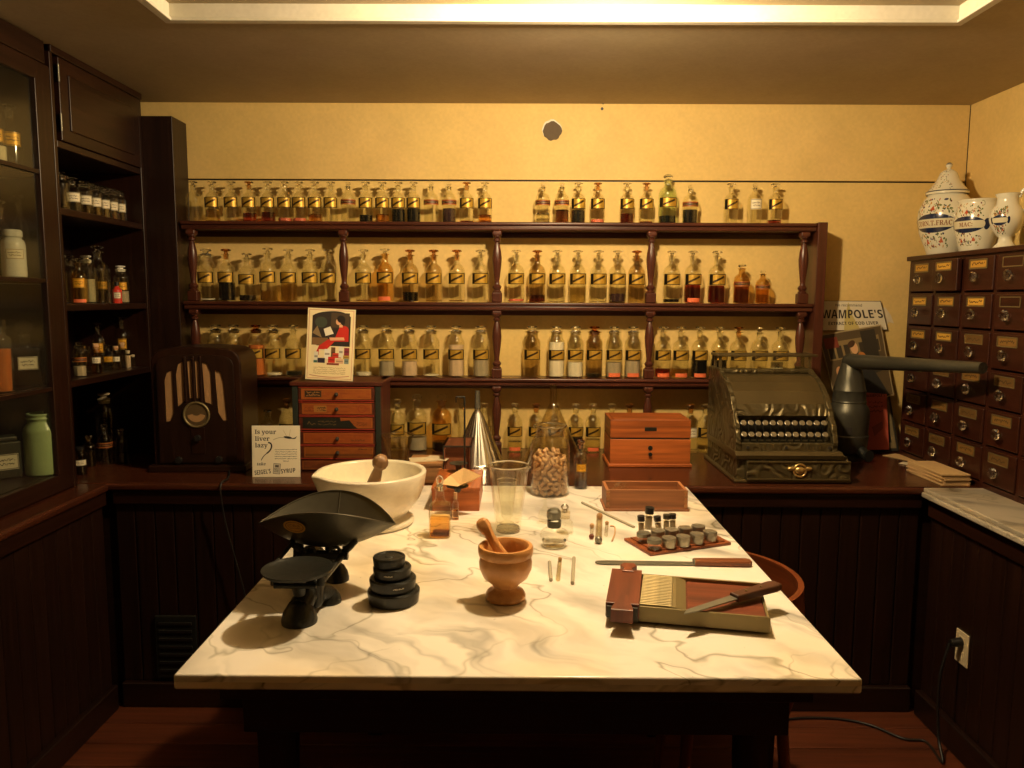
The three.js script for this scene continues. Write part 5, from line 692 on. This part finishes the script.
{ // hand balance on its wooden box
  const a = onY(432, 511), b = onY(479.5, 511), zf = a.z, w = b.x - a.x, t = thing('hand_balance', 'small apothecary balance on an orange wooden box holding folded paper', 'balance', [(a.x + b.x) / 2, CT, zf]);
  mesh('box_base', b2(-w / 2, w / 2, 0, 0.078, -0.27, 0, 0.003), M.orangeWood, t); mesh('box_lid', b2(-w / 2 - 0.002, w / 2 + 0.002, 0.068, 0.08, -0.272, 0.002, 0.002, 2), M.orangeWood, t);
  const pr = onZ(464.5, 397, zf - 0.22), px = pr.x - t.position.x, ph = pr.y - CT;
  mesh('pillar', [rod([px, 0.08, -0.22], [px, ph, -0.22], 0.0035), rod([px - 0.03, ph, -0.22], [px + 0.001, ph, -0.22], 0.003), rod([px - 0.03, ph, -0.22], [px - 0.03, ph - 0.02, -0.22], 0.002), turned([[0, 0.08], [0.016, 0.08], [0.014, 0.086], [0.006, 0.09], [0, 0.09]]).translate(px, 0, -0.22)], M.iron, t);
  const r0 = onY(458.5, 465, CT + 0.105), r1 = onY(457.5, 488, CT + 0.093), dish = (v, r) => turned([[0, 0], [r * 0.5, 0.001], [r, 0.006], [r, 0.008], [r * 0.5, 0.003], [0, 0.002]], 28).translate(v.x - t.position.x, v.y - CT, v.z - zf);
  mesh('pan', [dish(r0, 0.033), rod([r0.x - t.position.x, 0.08, r0.z - zf], [r0.x - t.position.x, 0.106, r0.z - zf], 0.008, 0.012)], M.gunmetal, t); mesh('pan', [dish(r1, 0.036), rod([r1.x - t.position.x, 0.08, r1.z - zf], [r1.x - t.position.x, 0.094, r1.z - zf], 0.008, 0.014)], M.iron, t);
  // creased paper on the front pan
  const g = new THREE.BufferGeometry(), P = [[-0.058, 0.014, 0.022], [-0.004, 0.010, 0.034], [0.066, 0.034, 0.0], [-0.028, 0.030, -0.022], [0.006, 0.001, 0.0], [0.010, 0.050, -0.034]], T = [[0, 1, 4], [0, 4, 3], [1, 2, 4], [4, 2, 5], [3, 4, 5]]; const ps = [], uv = []; for (const tr of T) for (const k of tr) { ps.push(...P[k]); uv.push(P[k][0] * 4, P[k][2] * 4); }
  for (const tr of T) for (const k of [tr[0], tr[2], tr[1]]) { ps.push(P[k][0], P[k][1] - 0.0006, P[k][2]); uv.push(P[k][0] * 4, P[k][2] * 4); }
  g.setAttribute('position', new THREE.Float32BufferAttribute(ps, 3)); g.setAttribute('uv', new THREE.Float32BufferAttribute(uv, 2)); g.computeVertexNormals(); const pp = tag(mesh('folded_paper', g, std(lin(0.66, 0.44, 0.20), 0.7, { map: mottleTex })), 'creased tan weighing paper lying on the front balance pan', 'paper'); pp.position.set(r1.x + 0.006, r1.y + 0.0035, r1.z); pp.scale.setScalar(1.1);
}
{ // tall measuring glass with a smaller one inside
  const p = onY(508, 534), t = thing('tall_measure', 'tall fluted clear measuring glass with a pouring lip', 'measuring glass', [p.x, CT, p.z - 0.03]);
  const g = lathe([[0, 0.001], [0.034, 0.001], [0.038, 0.004], [0.038, 0.01], [0.042, 0.05], [0.056, 0.19], [0.061, 0.199], [0.0605, 0.203], [0.057, 0.2], [0.052, 0.185], [0.036, 0.03], [0, 0.018]], 48), q = g.attributes.position;
  for (let i = 0; i < q.count; i++) { const a = Math.atan2(q.getZ(i), q.getX(i)), y = q.getY(i), k = Math.exp(-((Math.atan2(Math.sin(a - 0.35), Math.cos(a - 0.35)) / 0.22) ** 2)) * Math.max(0, (y - 0.16) / 0.04), s = 1 + 0.16 * k + (y > 0.012 && y < 0.185 ? 0.02 * Math.cos(a * 8) : 0); q.setX(i, q.getX(i) * s); q.setZ(i, q.getZ(i) * s); } g.computeVertexNormals(); mesh('glass_body', g, M.glass, t); mesh('foot', turned([[0, 0.001], [0.036, 0.001], [0.037, 0.006], [0.034, 0.014], [0, 0.015]], 36), M.crystal, t); mesh('rim', new THREE.TorusGeometry(0.0598, 0.002, 8, 40).rotateX(Math.PI / 2).translate(0, 0.203, 0), M.crystal, t);
  const t2 = thing('small_measure', 'small clear glass standing inside the tall measuring glass', 'measuring glass', [p.x - 0.004, CT + 0.02, p.z - 0.03]); mesh('glass_body', lathe([[0, 0.001], [0.022, 0.001], [0.022, 0.006], [0.008, 0.014], [0.018, 0.03], [0.03, 0.135], [0.032, 0.138], [0.0285, 0.135], [0.016, 0.034], [0, 0.03]], 30), M.clearGlass, t2);
}
{ // jar of corks
  const p = onY(550.5, 498), x = p.x, z = p.z - 0.06, t = thing('cork_jar', 'wide clear glass jar holding a heap of corks', 'jar', [x, CT, z]);
  mesh('glass_body', lathe([[0, 0.002], [0.066, 0.002], [0.07, 0.008], [0.071, 0.175], [0.066, 0.196], [0.054, 0.208], [0.051, 0.216], [0.052, 0.236], [0.06, 0.24], [0.06, 0.25], [0.054, 0.254], [0.048, 0.25], [0.0485, 0.22], [0.05, 0.209], [0.063, 0.194], [0.0685, 0.175], [0.068, 0.01], [0, 0.006]], 44), M.glass, t); mesh('rim', new THREE.TorusGeometry(0.0565, 0.004, 8, 44).rotateX(Math.PI / 2).translate(0, 0.25, 0), M.crystal, t);
  const cg = [0, 1].map((k) => toCreasedNormals(new THREE.CylinderGeometry(0.0080 - k * 0.0006, 0.0068, 0.0225, 12), 0.5)), spots = [];
  for (let l = 0; l < 8; l++) { const n = 13; for (let i = 0; i < n; i++) spots.push([0.053 + (hash(i, l, 3) - 0.5) * 0.008, i / n * 6.283 + l * 0.22, 0.016 + l * 0.0165 + (hash(i, l, 5) - 0.5) * 0.006]); for (let i = 0; i < 8; i++) spots.push([0.031, i / 8 * 6.283 + l * 0.4, 0.018 + l * 0.0165]); if (l > 5) spots.push([0.002, 0, 0.018 + l * 0.0165]); }
  for (let i = 0; i < 7; i++) spots.push([0.022 + 0.004 * i % 3, i * 0.9, 0.152]);
  spots.forEach(([r, a, y], i) => { const c = tag(mesh('cork', cg[i % 2], M.cork), 'small tapered cork heaped inside the wide clear glass jar', 'cork', 'corks in the glass jar'); c.position.set(x + Math.sin(a) * r, CT + y, z + Math.cos(a) * r); const tl = rnd(-1.3, 1.3), aw = rnd(-0.5, 0.5); c.quaternion.setFromUnitVectors(new THREE.Vector3(0, 1, 0), new THREE.Vector3(Math.cos(a) * Math.cos(tl) + Math.sin(a) * aw, Math.sin(tl), -Math.sin(a) * Math.cos(tl) + Math.cos(a) * aw).normalize()); });
  const q = onY(580.5, 488); bottle('small_table_bottle', 'small clear bottle with dark dregs between cork jar and mahogany box', 'bottle', [q.x, CT, q.z], { kind: 'ball', R: 0.027, H: 0.185, lab: 'yellow', liquid: 'purple', level: 0.17, l0: 0.36, l1: 0.52, glass: M.clearGlass, stopper: bs });
}
{ // dovetailed tray with crumpled wrapper
  const a = onY(606, 511), b = onY(687, 511), w = b.x - a.x, zf = a.z, t = thing('dovetailed_box', 'open dovetailed light wooden box at the end of marble table', 'box', [(a.x + b.x) / 2, CT, zf]), h = 0.072, d = 0.13;
  mesh('front_board', b2(-w / 2 + 0.006, w / 2 - 0.006, 0.006, h, -0.01, 0, 0.001), M.boxWood, t); mesh('back_board', b2(-w / 2 + 0.006, w / 2 - 0.006, 0.006, h, -d, -d + 0.01, 0.001), M.boxWood, t);
  for (const s of [-1, 1]) mesh('side_board', b2(s * (w / 2), s * (w / 2 - 0.01), 0.006, h - 0.001, -d, 0.0006, 0.001, 2), M.boxWood, t); mesh('bottom_board', b2(-w / 2 - 0.006, w / 2 + 0.006, 0, 0.008, -d - 0.004, 0.004, 0.002), M.boxWood, t);
  for (const s of [-1, 1]) for (let k = 0; k < 4; k++) mesh('dovetail', bx(0.012, 0.008, 0.001, s * (w / 2 - 0.006), 0.018 + k * 0.016, 0.0011), M.paleWood, t);
  const c = onZ(620, 481, zf - 0.06), g = new THREE.IcosahedronGeometry(0.026, 2), p = g.attributes.position; for (let i = 0; i < p.count; i++) { const k = 0.65 + 0.6 * hash(Math.round(p.getX(i) * 3000), Math.round(p.getY(i) * 3000), Math.round(p.getZ(i) * 3000)); p.setXYZ(i, p.getX(i) * k * 1.15, p.getY(i) * k, p.getZ(i) * k); } g.computeVertexNormals();
  const wr = tag(mesh('crumpled_wrapper', g, M.clearGlass), 'crumpled clear wrapper resting in the open dovetailed box', 'wrapper'); wr.position.set(c.x, CT + 0.058, zf - 0.05);
  const inn = tag(mesh('paper_packet', bx(0.07, 0.026, 0.05, 0, 0, 0, 0.004), M.paper), 'pale paper packet under the crumpled wrapper in dovetailed box', 'packet'); inn.position.set(c.x, CT + 0.0215, zf - 0.055);
}
{ // wooden mortar and pestle
  const x = onZ(505.5, 590, -1.742).x, t = thing('wooden_mortar', 'turned light brown wooden mortar holding a small wooden pestle', 'mortar', [x, CT, -1.742]);
  const prof = [[0, 0.001], [0.044, 0.001], [0.047, 0.004], [0.047, 0.012], [0.043, 0.02], [0.031, 0.025], [0.028, 0.032], [0.034, 0.04], [0.052, 0.055], [0.061, 0.075], [0.0625, 0.09], [0.060, 0.102], [0.0585, 0.105], [0.063, 0.108], [0.0645, 0.115], [0.0645, 0.126], [0.062, 0.13], [0.055, 0.13], [0.051, 0.125], [0.048, 0.1], [0.035, 0.065], [0, 0.05]];
  mesh('cup', turned(prof, 48, 0.8), M.turnedWood, t);
  const hd = onZ(482, 523, -1.775), bt = new THREE.Vector3(x + 0.012, CT + 0.075, -1.735), q = new THREE.Quaternion().setFromUnitVectors(new THREE.Vector3(0, -1, 0), bt.clone().sub(hd).normalize()), len = hd.distanceTo(bt);
  tag(mesh('wooden_pestle', turned([[0, 0.012], [0.01, 0.009], [0.0165, 0.0], [0.017, -0.01], [0.013, -0.026], [0.011, -0.04], [0.0125, -len * 0.6], [0.017, -len * 0.85], [0.016, -len + 0.006], [0, -len]], 24, 1).applyQuaternion(q).translate(hd.x, hd.y, hd.z), M.turnedWood), 'polished wooden pestle leaning in the turned wooden mortar', 'pestle');
}
{ // spirit lamp and its glass neighbours
  let p = onY(554, 546), t = thing('spirit_lamp', 'squat clear glass spirit lamp with a dark metal cap', 'spirit lamp', [p.x, CT, p.z]);
  mesh('glass_bowl', lathe([[0, 0.001], [0.034, 0.001], [0.036, 0.006], [0.034, 0.012], [0.041, 0.026], [0.042, 0.034], [0.036, 0.046], [0.02, 0.056], [0.017, 0.06]], 36), M.clearGlass, t);
  mesh('collar', turned([[0, 0.056], [0.019, 0.056], [0.02, 0.06], [0.02, 0.076], [0.015, 0.08], [0, 0.08]], 24), M.gunmetal, t); mesh('cap', [turned([[0, 0.08], [0.019, 0.08], [0.0205, 0.086], [0.02, 0.1], [0.014, 0.108], [0, 0.11]], 24).translate(-0.001, 0, -0.004)], M.tin, t); mesh('contents', turned([[0, 0.004], [0.031, 0.004], [0.033, 0.012], [0.035, 0.018], [0, 0.018]]), L.clear, t);
  p = onY(545, 523); t = thing('bulb_flask', 'small round glass flask with a tall thin neck', 'flask', [p.x, CT, p.z]);
  mesh('glass_body', lathe([[0, 0.001], [0.012, 0.001], [0.02, 0.01], [0.0235, 0.024], [0.02, 0.04], [0.01, 0.05], [0.006, 0.058], [0.0055, 0.11], [0.008, 0.112]], 28), M.clearGlass, t);
  p = onY(564.5, 533); t = thing('stoppered_pot', 'small clear glass pot with metal collar and ring stopper behind spirit lamp', 'pot', [p.x, CT, p.z]);
  mesh('glass_body', lathe([[0, 0.001], [0.024, 0.001], [0.027, 0.006], [0.025, 0.035], [0.016, 0.044], [0.015, 0.05]], 28), M.clearGlass, t); mesh('collar', turned([[0, 0.047], [0.017, 0.047], [0.017, 0.066], [0, 0.066]]), M.smokeGlass, t); mesh('ring_stopper', [new THREE.TorusGeometry(0.009, 0.003, 8, 20).translate(0, 0.078, 0), rod([0, 0.064, 0], [0, 0.072, 0], 0.008)], M.silver, t);
}
{ // glass tubes lying on the marble
  const lie = (name, label, cat, a, b, r, mat, ends = []) => { const A = onY(...a, CT + r), B = onY(...b, CT + r), t = thing(name, label, cat, [A.x, CT, A.z]); const l = (v) => [v.x - A.x, v.y - CT, v.z - A.z]; mesh('tube', rod(l(A), l(B), r, r, 14), mat, t); for (const [k, rr, m, n] of ends) { const q = l(A.clone().lerp(B, k)); mesh(n, new THREE.SphereGeometry(rr, 14, 10).translate(q[0], Math.max(q[1], rr), q[2]), m, t); } return t; };
  lie('thermometer_tube', 'short glass tube with a red bulb lying on marble', 'tube', [591.5, 537], [592, 526], 0.006, M.clearGlass, [[0.0, 0.008, M.redWood, 'red_bulb'], [1, 0.0075, M.cork, 'end_stop']]);
  lie('large_tube', 'thickest corked glass tube lying between the smaller tubes', 'tube', [598.5, 540], [599.5, 516], 0.0105, M.smokeGlass, [[0, 0.011, M.tin, 'end_cap'], [1, 0.0105, M.cork, 'cork']]);
  lie('short_tube', 'short corked clear tube beside the thickest glass tube', 'tube', [606, 535], [607, 523], 0.006, M.clearGlass, [[1, 0.0065, M.cork, 'cork']]);
  lie('glass_rod', 'long thin grey glass rod lying towards the vial tray', 'rod', [582, 502.5], [634, 527], 0.004, M.paleRod);
  lie('tapered_tube', 'narrowest of three tiny tubes lying near the wooden mortar', 'tube', [551, 580], [549.5, 562], 0.0045, M.paleRod);
  lie('brown_tube', 'tiny brown-ended tube in the middle of three near wooden mortar', 'tube', [558, 579], [560, 559], 0.006, M.smokeGlass, [[1, 0.006, M.cork, 'cork']]);
  lie('grey_tube', 'longest of three tiny tubes lying near the wooden mortar', 'tube', [572.5, 583], [574, 558], 0.005, M.paleRod);
  tag(mesh('bent_wire', tube([onY(610, 526, CT + 0.003), onY(613.5, 526, CT + 0.003), onY(615, 532, CT + 0.003), onY(612, 541, CT + 0.003)], 0.0022, 6, 20), M.cork), 'small bent brown wire beside the glass tubes', 'wire');
}
{ // vial tray
  const c = [onY(624, 541), onY(650, 556.5), onY(731, 545), onY(704, 531)], o = c[0], t = thing('vial_tray', 'flat wooden tray with a beaded edge carrying small round tins', 'tray', [o.x, CT, o.z]);
  const sh = (k) => { const m = c.reduce((s, v) => s.add(v.clone().multiplyScalar(0.25)), new THREE.Vector3()); return c.map((v) => [v.x + (m.x - v.x) * k - o.x, -(v.z + (m.z - v.z) * k - o.z)]); };
  mesh('tray_board', uvm(extr(sh(0.02), 0.005, 0.002).rotateX(-Math.PI / 2).translate(0, 0.002, 0), 0), M.redWood === 0 ? M.redWood : wood(0.42, 0.13, 0.045, 0.4), t); mesh('tray_panel', uvm(extr(sh(0.13), 0.002, 0.001).rotateX(-Math.PI / 2).translate(0, 0.0092, 0), 0), wood(0.34, 0.11, 0.04, 0.4), t);
  const tinAt = (px, py, glass, label) => { const q = onY(px, py, CT + 0.013), k = thing('round_tin', label, glass ? 'glass jar' : 'tin', [q.x, CT + 0.0125, q.z]); mesh('tin_body', turned([[0, 0], [0.0193, 0], [0.0198, 0.001], [0.0198, 0.018], [0.018, 0.019], [0, 0.019]], 24), glass ? M.clearGlass : M.pewter, k); mesh('tin_lid', turned([[0.0197, 0.016], [0.0202, 0.0165], [0.0202, 0.026], [0.019, 0.0275], [0.0165, 0.0265], [0, 0.0265]], 24), glass ? M.tin : M.pewter, k); };
  [[654, 548, 1], [668.6, 546.5], [682.8, 545], [696.6, 542.5], [709.8, 540]].forEach(([x, y, g], i) => tinAt(x, y, g, g ? 'low glass jar at the corner of tray, in the outer row' : `round silvery tin, ${ORD[i]} in the outer row of the wooden tray`));
  [[643.5, 541.5, 1], [657.5, 539], [671.5, 538], [685, 536], [698, 534.2]].forEach(([x, y, g], i) => tinAt(x, y, g, g ? 'low glass jar at the inner corner of wooden tray' : `round silvery tin, ${ORD[i]} in the inner row of the wooden tray`));
  [[641.5, 533.5, 0.0095, 0.056, -0.12, 'thin black-capped vial beside the tallest vial behind tins'], [648, 529, 0.012, 0.07, 0.15, 'tallest black-capped vial standing behind round tins'], [659, 532, 0.0095, 0.05, -0.35, 'leaning black-capped vial behind second silvery tin'], [666, 529.5, 0.0092, 0.048, 0.05, 'grey-capped vial between two black-capped vials'], [673, 529.5, 0.0095, 0.05, -0.15, 'short black-capped vial at the far side of tins']].forEach(([px, py, r, h, tilt, l], i) => { const q = onY(px, py), v = thing('capped_vial', l, 'vial', [q.x, CT, q.z]); v.rotation.z = -tilt * 0.4; mesh('glass_body', lathe([[0, 0.001], [r, 0.001], [r, h * 0.72], [r * 0.8, h * 0.76]], 16), M.smokeGlass, v); mesh('contents', turned([[0, 0.003], [r * 0.86, 0.003], [r * 0.86, h * 0.55], [0, h * 0.55]], 14), L['grey powder'], v); mesh('cap', turned([[0, h * 0.7], [r * 1.15, h * 0.7], [r * 1.2, h * 0.98], [r, h], [0, h]], 16), i === 3 ? M.gunmetal : M.black, v); });
}
{ // spatula
  const a = onY(595, 562, CT + 0.004), b = onY(750, 564, CT + 0.004), t = thing('spatula', 'long steel spatula with a brown handle behind the pill machine', 'spatula', [a.x, CT, a.z], -Math.atan2(b.z - a.z, b.x - a.x)), len = a.distanceTo(b);
  const bl = len * 0.66; mesh('blade', extr([[0, 0], [0.006, 0.009], [0.03, 0.013], [bl, 0.011], [bl, -0.011], [0.03, -0.013], [0.006, -0.009]], 0.0015, 0.0004).rotateX(-Math.PI / 2).translate(0, 0.003, 0), M.tin, t);
  mesh('handle', uvm(extr([[bl - 0.005, 0.011], [len * 0.8, 0.0135], [len - 0.008, 0.0145], [len, 0.008], [len, -0.008], [len - 0.008, -0.0145], [len * 0.8, -0.0135], [bl - 0.005, -0.011]], 0.008, 0.003).rotateX(-Math.PI / 2).translate(0, 0.004, 0), 0), wood(0.34, 0.12, 0.045, 0.35), t); mesh('bolster', bx(0.014, 0.014, 0.024, bl - 0.004, 0.0075, 0, 0.003), M.tin, t);
}
{ // pill machine, roller board and knife
  const h = 0.04, FR = onY(770, 636), FL = onY(633, 623.5), dx = FR.clone().sub(FL), ang = -Math.atan2(dx.z, dx.x), len = dx.length(), t = thing('pill_machine', 'brass-edged wooden pill machine with a grooved plate on the marble', 'pill machine', FL, ang), d = 0.205;
  mesh('base_board', b2(0, len - 0.004, 0.008, 0.03, -d + 0.008, -0.006, 0.001), M.redWood, t);
  mesh('bed_panel', b2(0.115, len - 0.008, 0.03, 0.0335, -d + 0.012, -0.012, 0.001), M.redWood, t);
  mesh('brass_edge', [b2(0, len, 0.006, h, -0.006, 0, 0.001), b2(0.0, len, 0.006, h, -d, -d + 0.006, 0.001), b2(len - 0.006, len, 0.006, h - 0.006, -d + 0.004, -0.004, 0.001, 2)], M.brass, t);
  for (const z of [-0.02, -d + 0.02]) mesh('foot', bx(0.022, 0.007, 0.02, len - 0.014, 0.0035, z, 0.001), M.brass, t);
  mesh('bevel_strip', uvm(extr([[0.082, 0.03], [0.082, 0.041], [0.09, 0.041], [0.112, 0.034], [0.112, 0.03]], d - 0.014).translate(0, 0, -d + 0.007), 2), M.brass, t);
  const pl = mesh('grooved_plate', b2(0.012, 0.082, 0.03, 0.038, -d + 0.008, -0.008, 0.001), M.brass, t);
  for (let k = 0; k < 20; k++) mesh('groove_ridge', new THREE.CylinderGeometry(0.0042, 0.0042, 0.068, 8).rotateZ(Math.PI / 2).translate(0.047, 0.0385, -0.014 - k * (d - 0.028) / 19), M.brass, pl);
  // the roller board lies on the left end of the machine
  const r = thing('roller_board', 'red-stained wooden roller board with two shaped handles on pill machine', 'roller board', FL.clone().setY(CT + 0.0), ang + 0.02), yb = 0.0;
  const rb = [[-0.058, 0.012], [-0.058, -d + 0.004], [0.012, -d + 0.004], [0.012, 0.012]].map(([x, z]) => [x, -z]);
  mesh('board', uvm(extr(rb, 0.03, 0.001).rotateX(-Math.PI / 2).translate(0, 0.018, 0), 2), M.redWood, r);
  const hz = (s) => s > 0 ? [[-0.030, -0.025], [-0.014, -0.025], [0.0, 0.05], [0.0, 0.058], [-0.044, 0.058], [-0.044, 0.05]] : [[-0.032, -d + 0.02], [-0.008, -d + 0.02], [-0.013, -d], [-0.002, -d - 0.018], [-0.008, -d - 0.034], [-0.032, -d - 0.034], [-0.038, -d - 0.018], [-0.027, -d]];
  mesh('handle', uvm(extr(hz(1).map(([x, z]) => [x, -z]), 0.026, 0.0012).rotateX(-Math.PI / 2).translate(0, 0.026, 0), 2), M.redWood, r); mesh('handle', uvm(extr(hz(-1).map(([x, z]) => [x, -z]), 0.016, 0.002).rotateX(-Math.PI / 2).translate(0, 0.034, 0), 2), M.redWood, r);
  for (const x of [-0.051, 0.004]) mesh('bracket', bx(0.012, 0.026, 0.008, x, 0.03, 0.016, 0.001), M.dark, r);
  mesh('cutter_plate', b2(-0.05, 0.012, 0.004, 0.017, -d + 0.02, 0.004, 0.001, 2), M.gunmetal, r);
  // knife
  const A = onY(681, 613, CT + 0.044), Bq = onY(777, 586, CT + 0.053), kn = thing('knife', 'old dark-handled knife lying across the pill machine', 'knife', A, 0), v = Bq.clone().sub(A), kl = v.length(); kn.rotation.order = 'YZX'; kn.rotation.y = -Math.atan2(v.z, v.x); kn.rotation.z = Math.asin(v.y / kl);
  const bl = kl * 0.56; mesh('blade', extr([[0, -0.009], [0.02, 0.004], [bl, 0.012], [bl, -0.010], [0.03, -0.013]], 0.0018, 0.0004).rotateX(-Math.PI / 2), M.tin, kn);
  mesh('handle', uvm(extr([[bl - 0.004, 0.0105], [kl * 0.8, 0.012], [kl - 0.012, 0.0155], [kl, 0.01], [kl, -0.009], [kl - 0.014, -0.0125], [kl * 0.75, -0.0095], [bl - 0.004, -0.0095]], 0.010, 0.003).rotateX(-Math.PI / 2).translate(0, -0.004, 0), 0), wood(0.12, 0.05, 0.03, 0.35), kn);
  for (const f of [0.66, 0.82]) mesh('rivet', new THREE.CylinderGeometry(0.003, 0.003, 0.018, 10).translate(kl * f, 0.002, 0), M.brass, kn);
}
renderer.render(scene, camera);
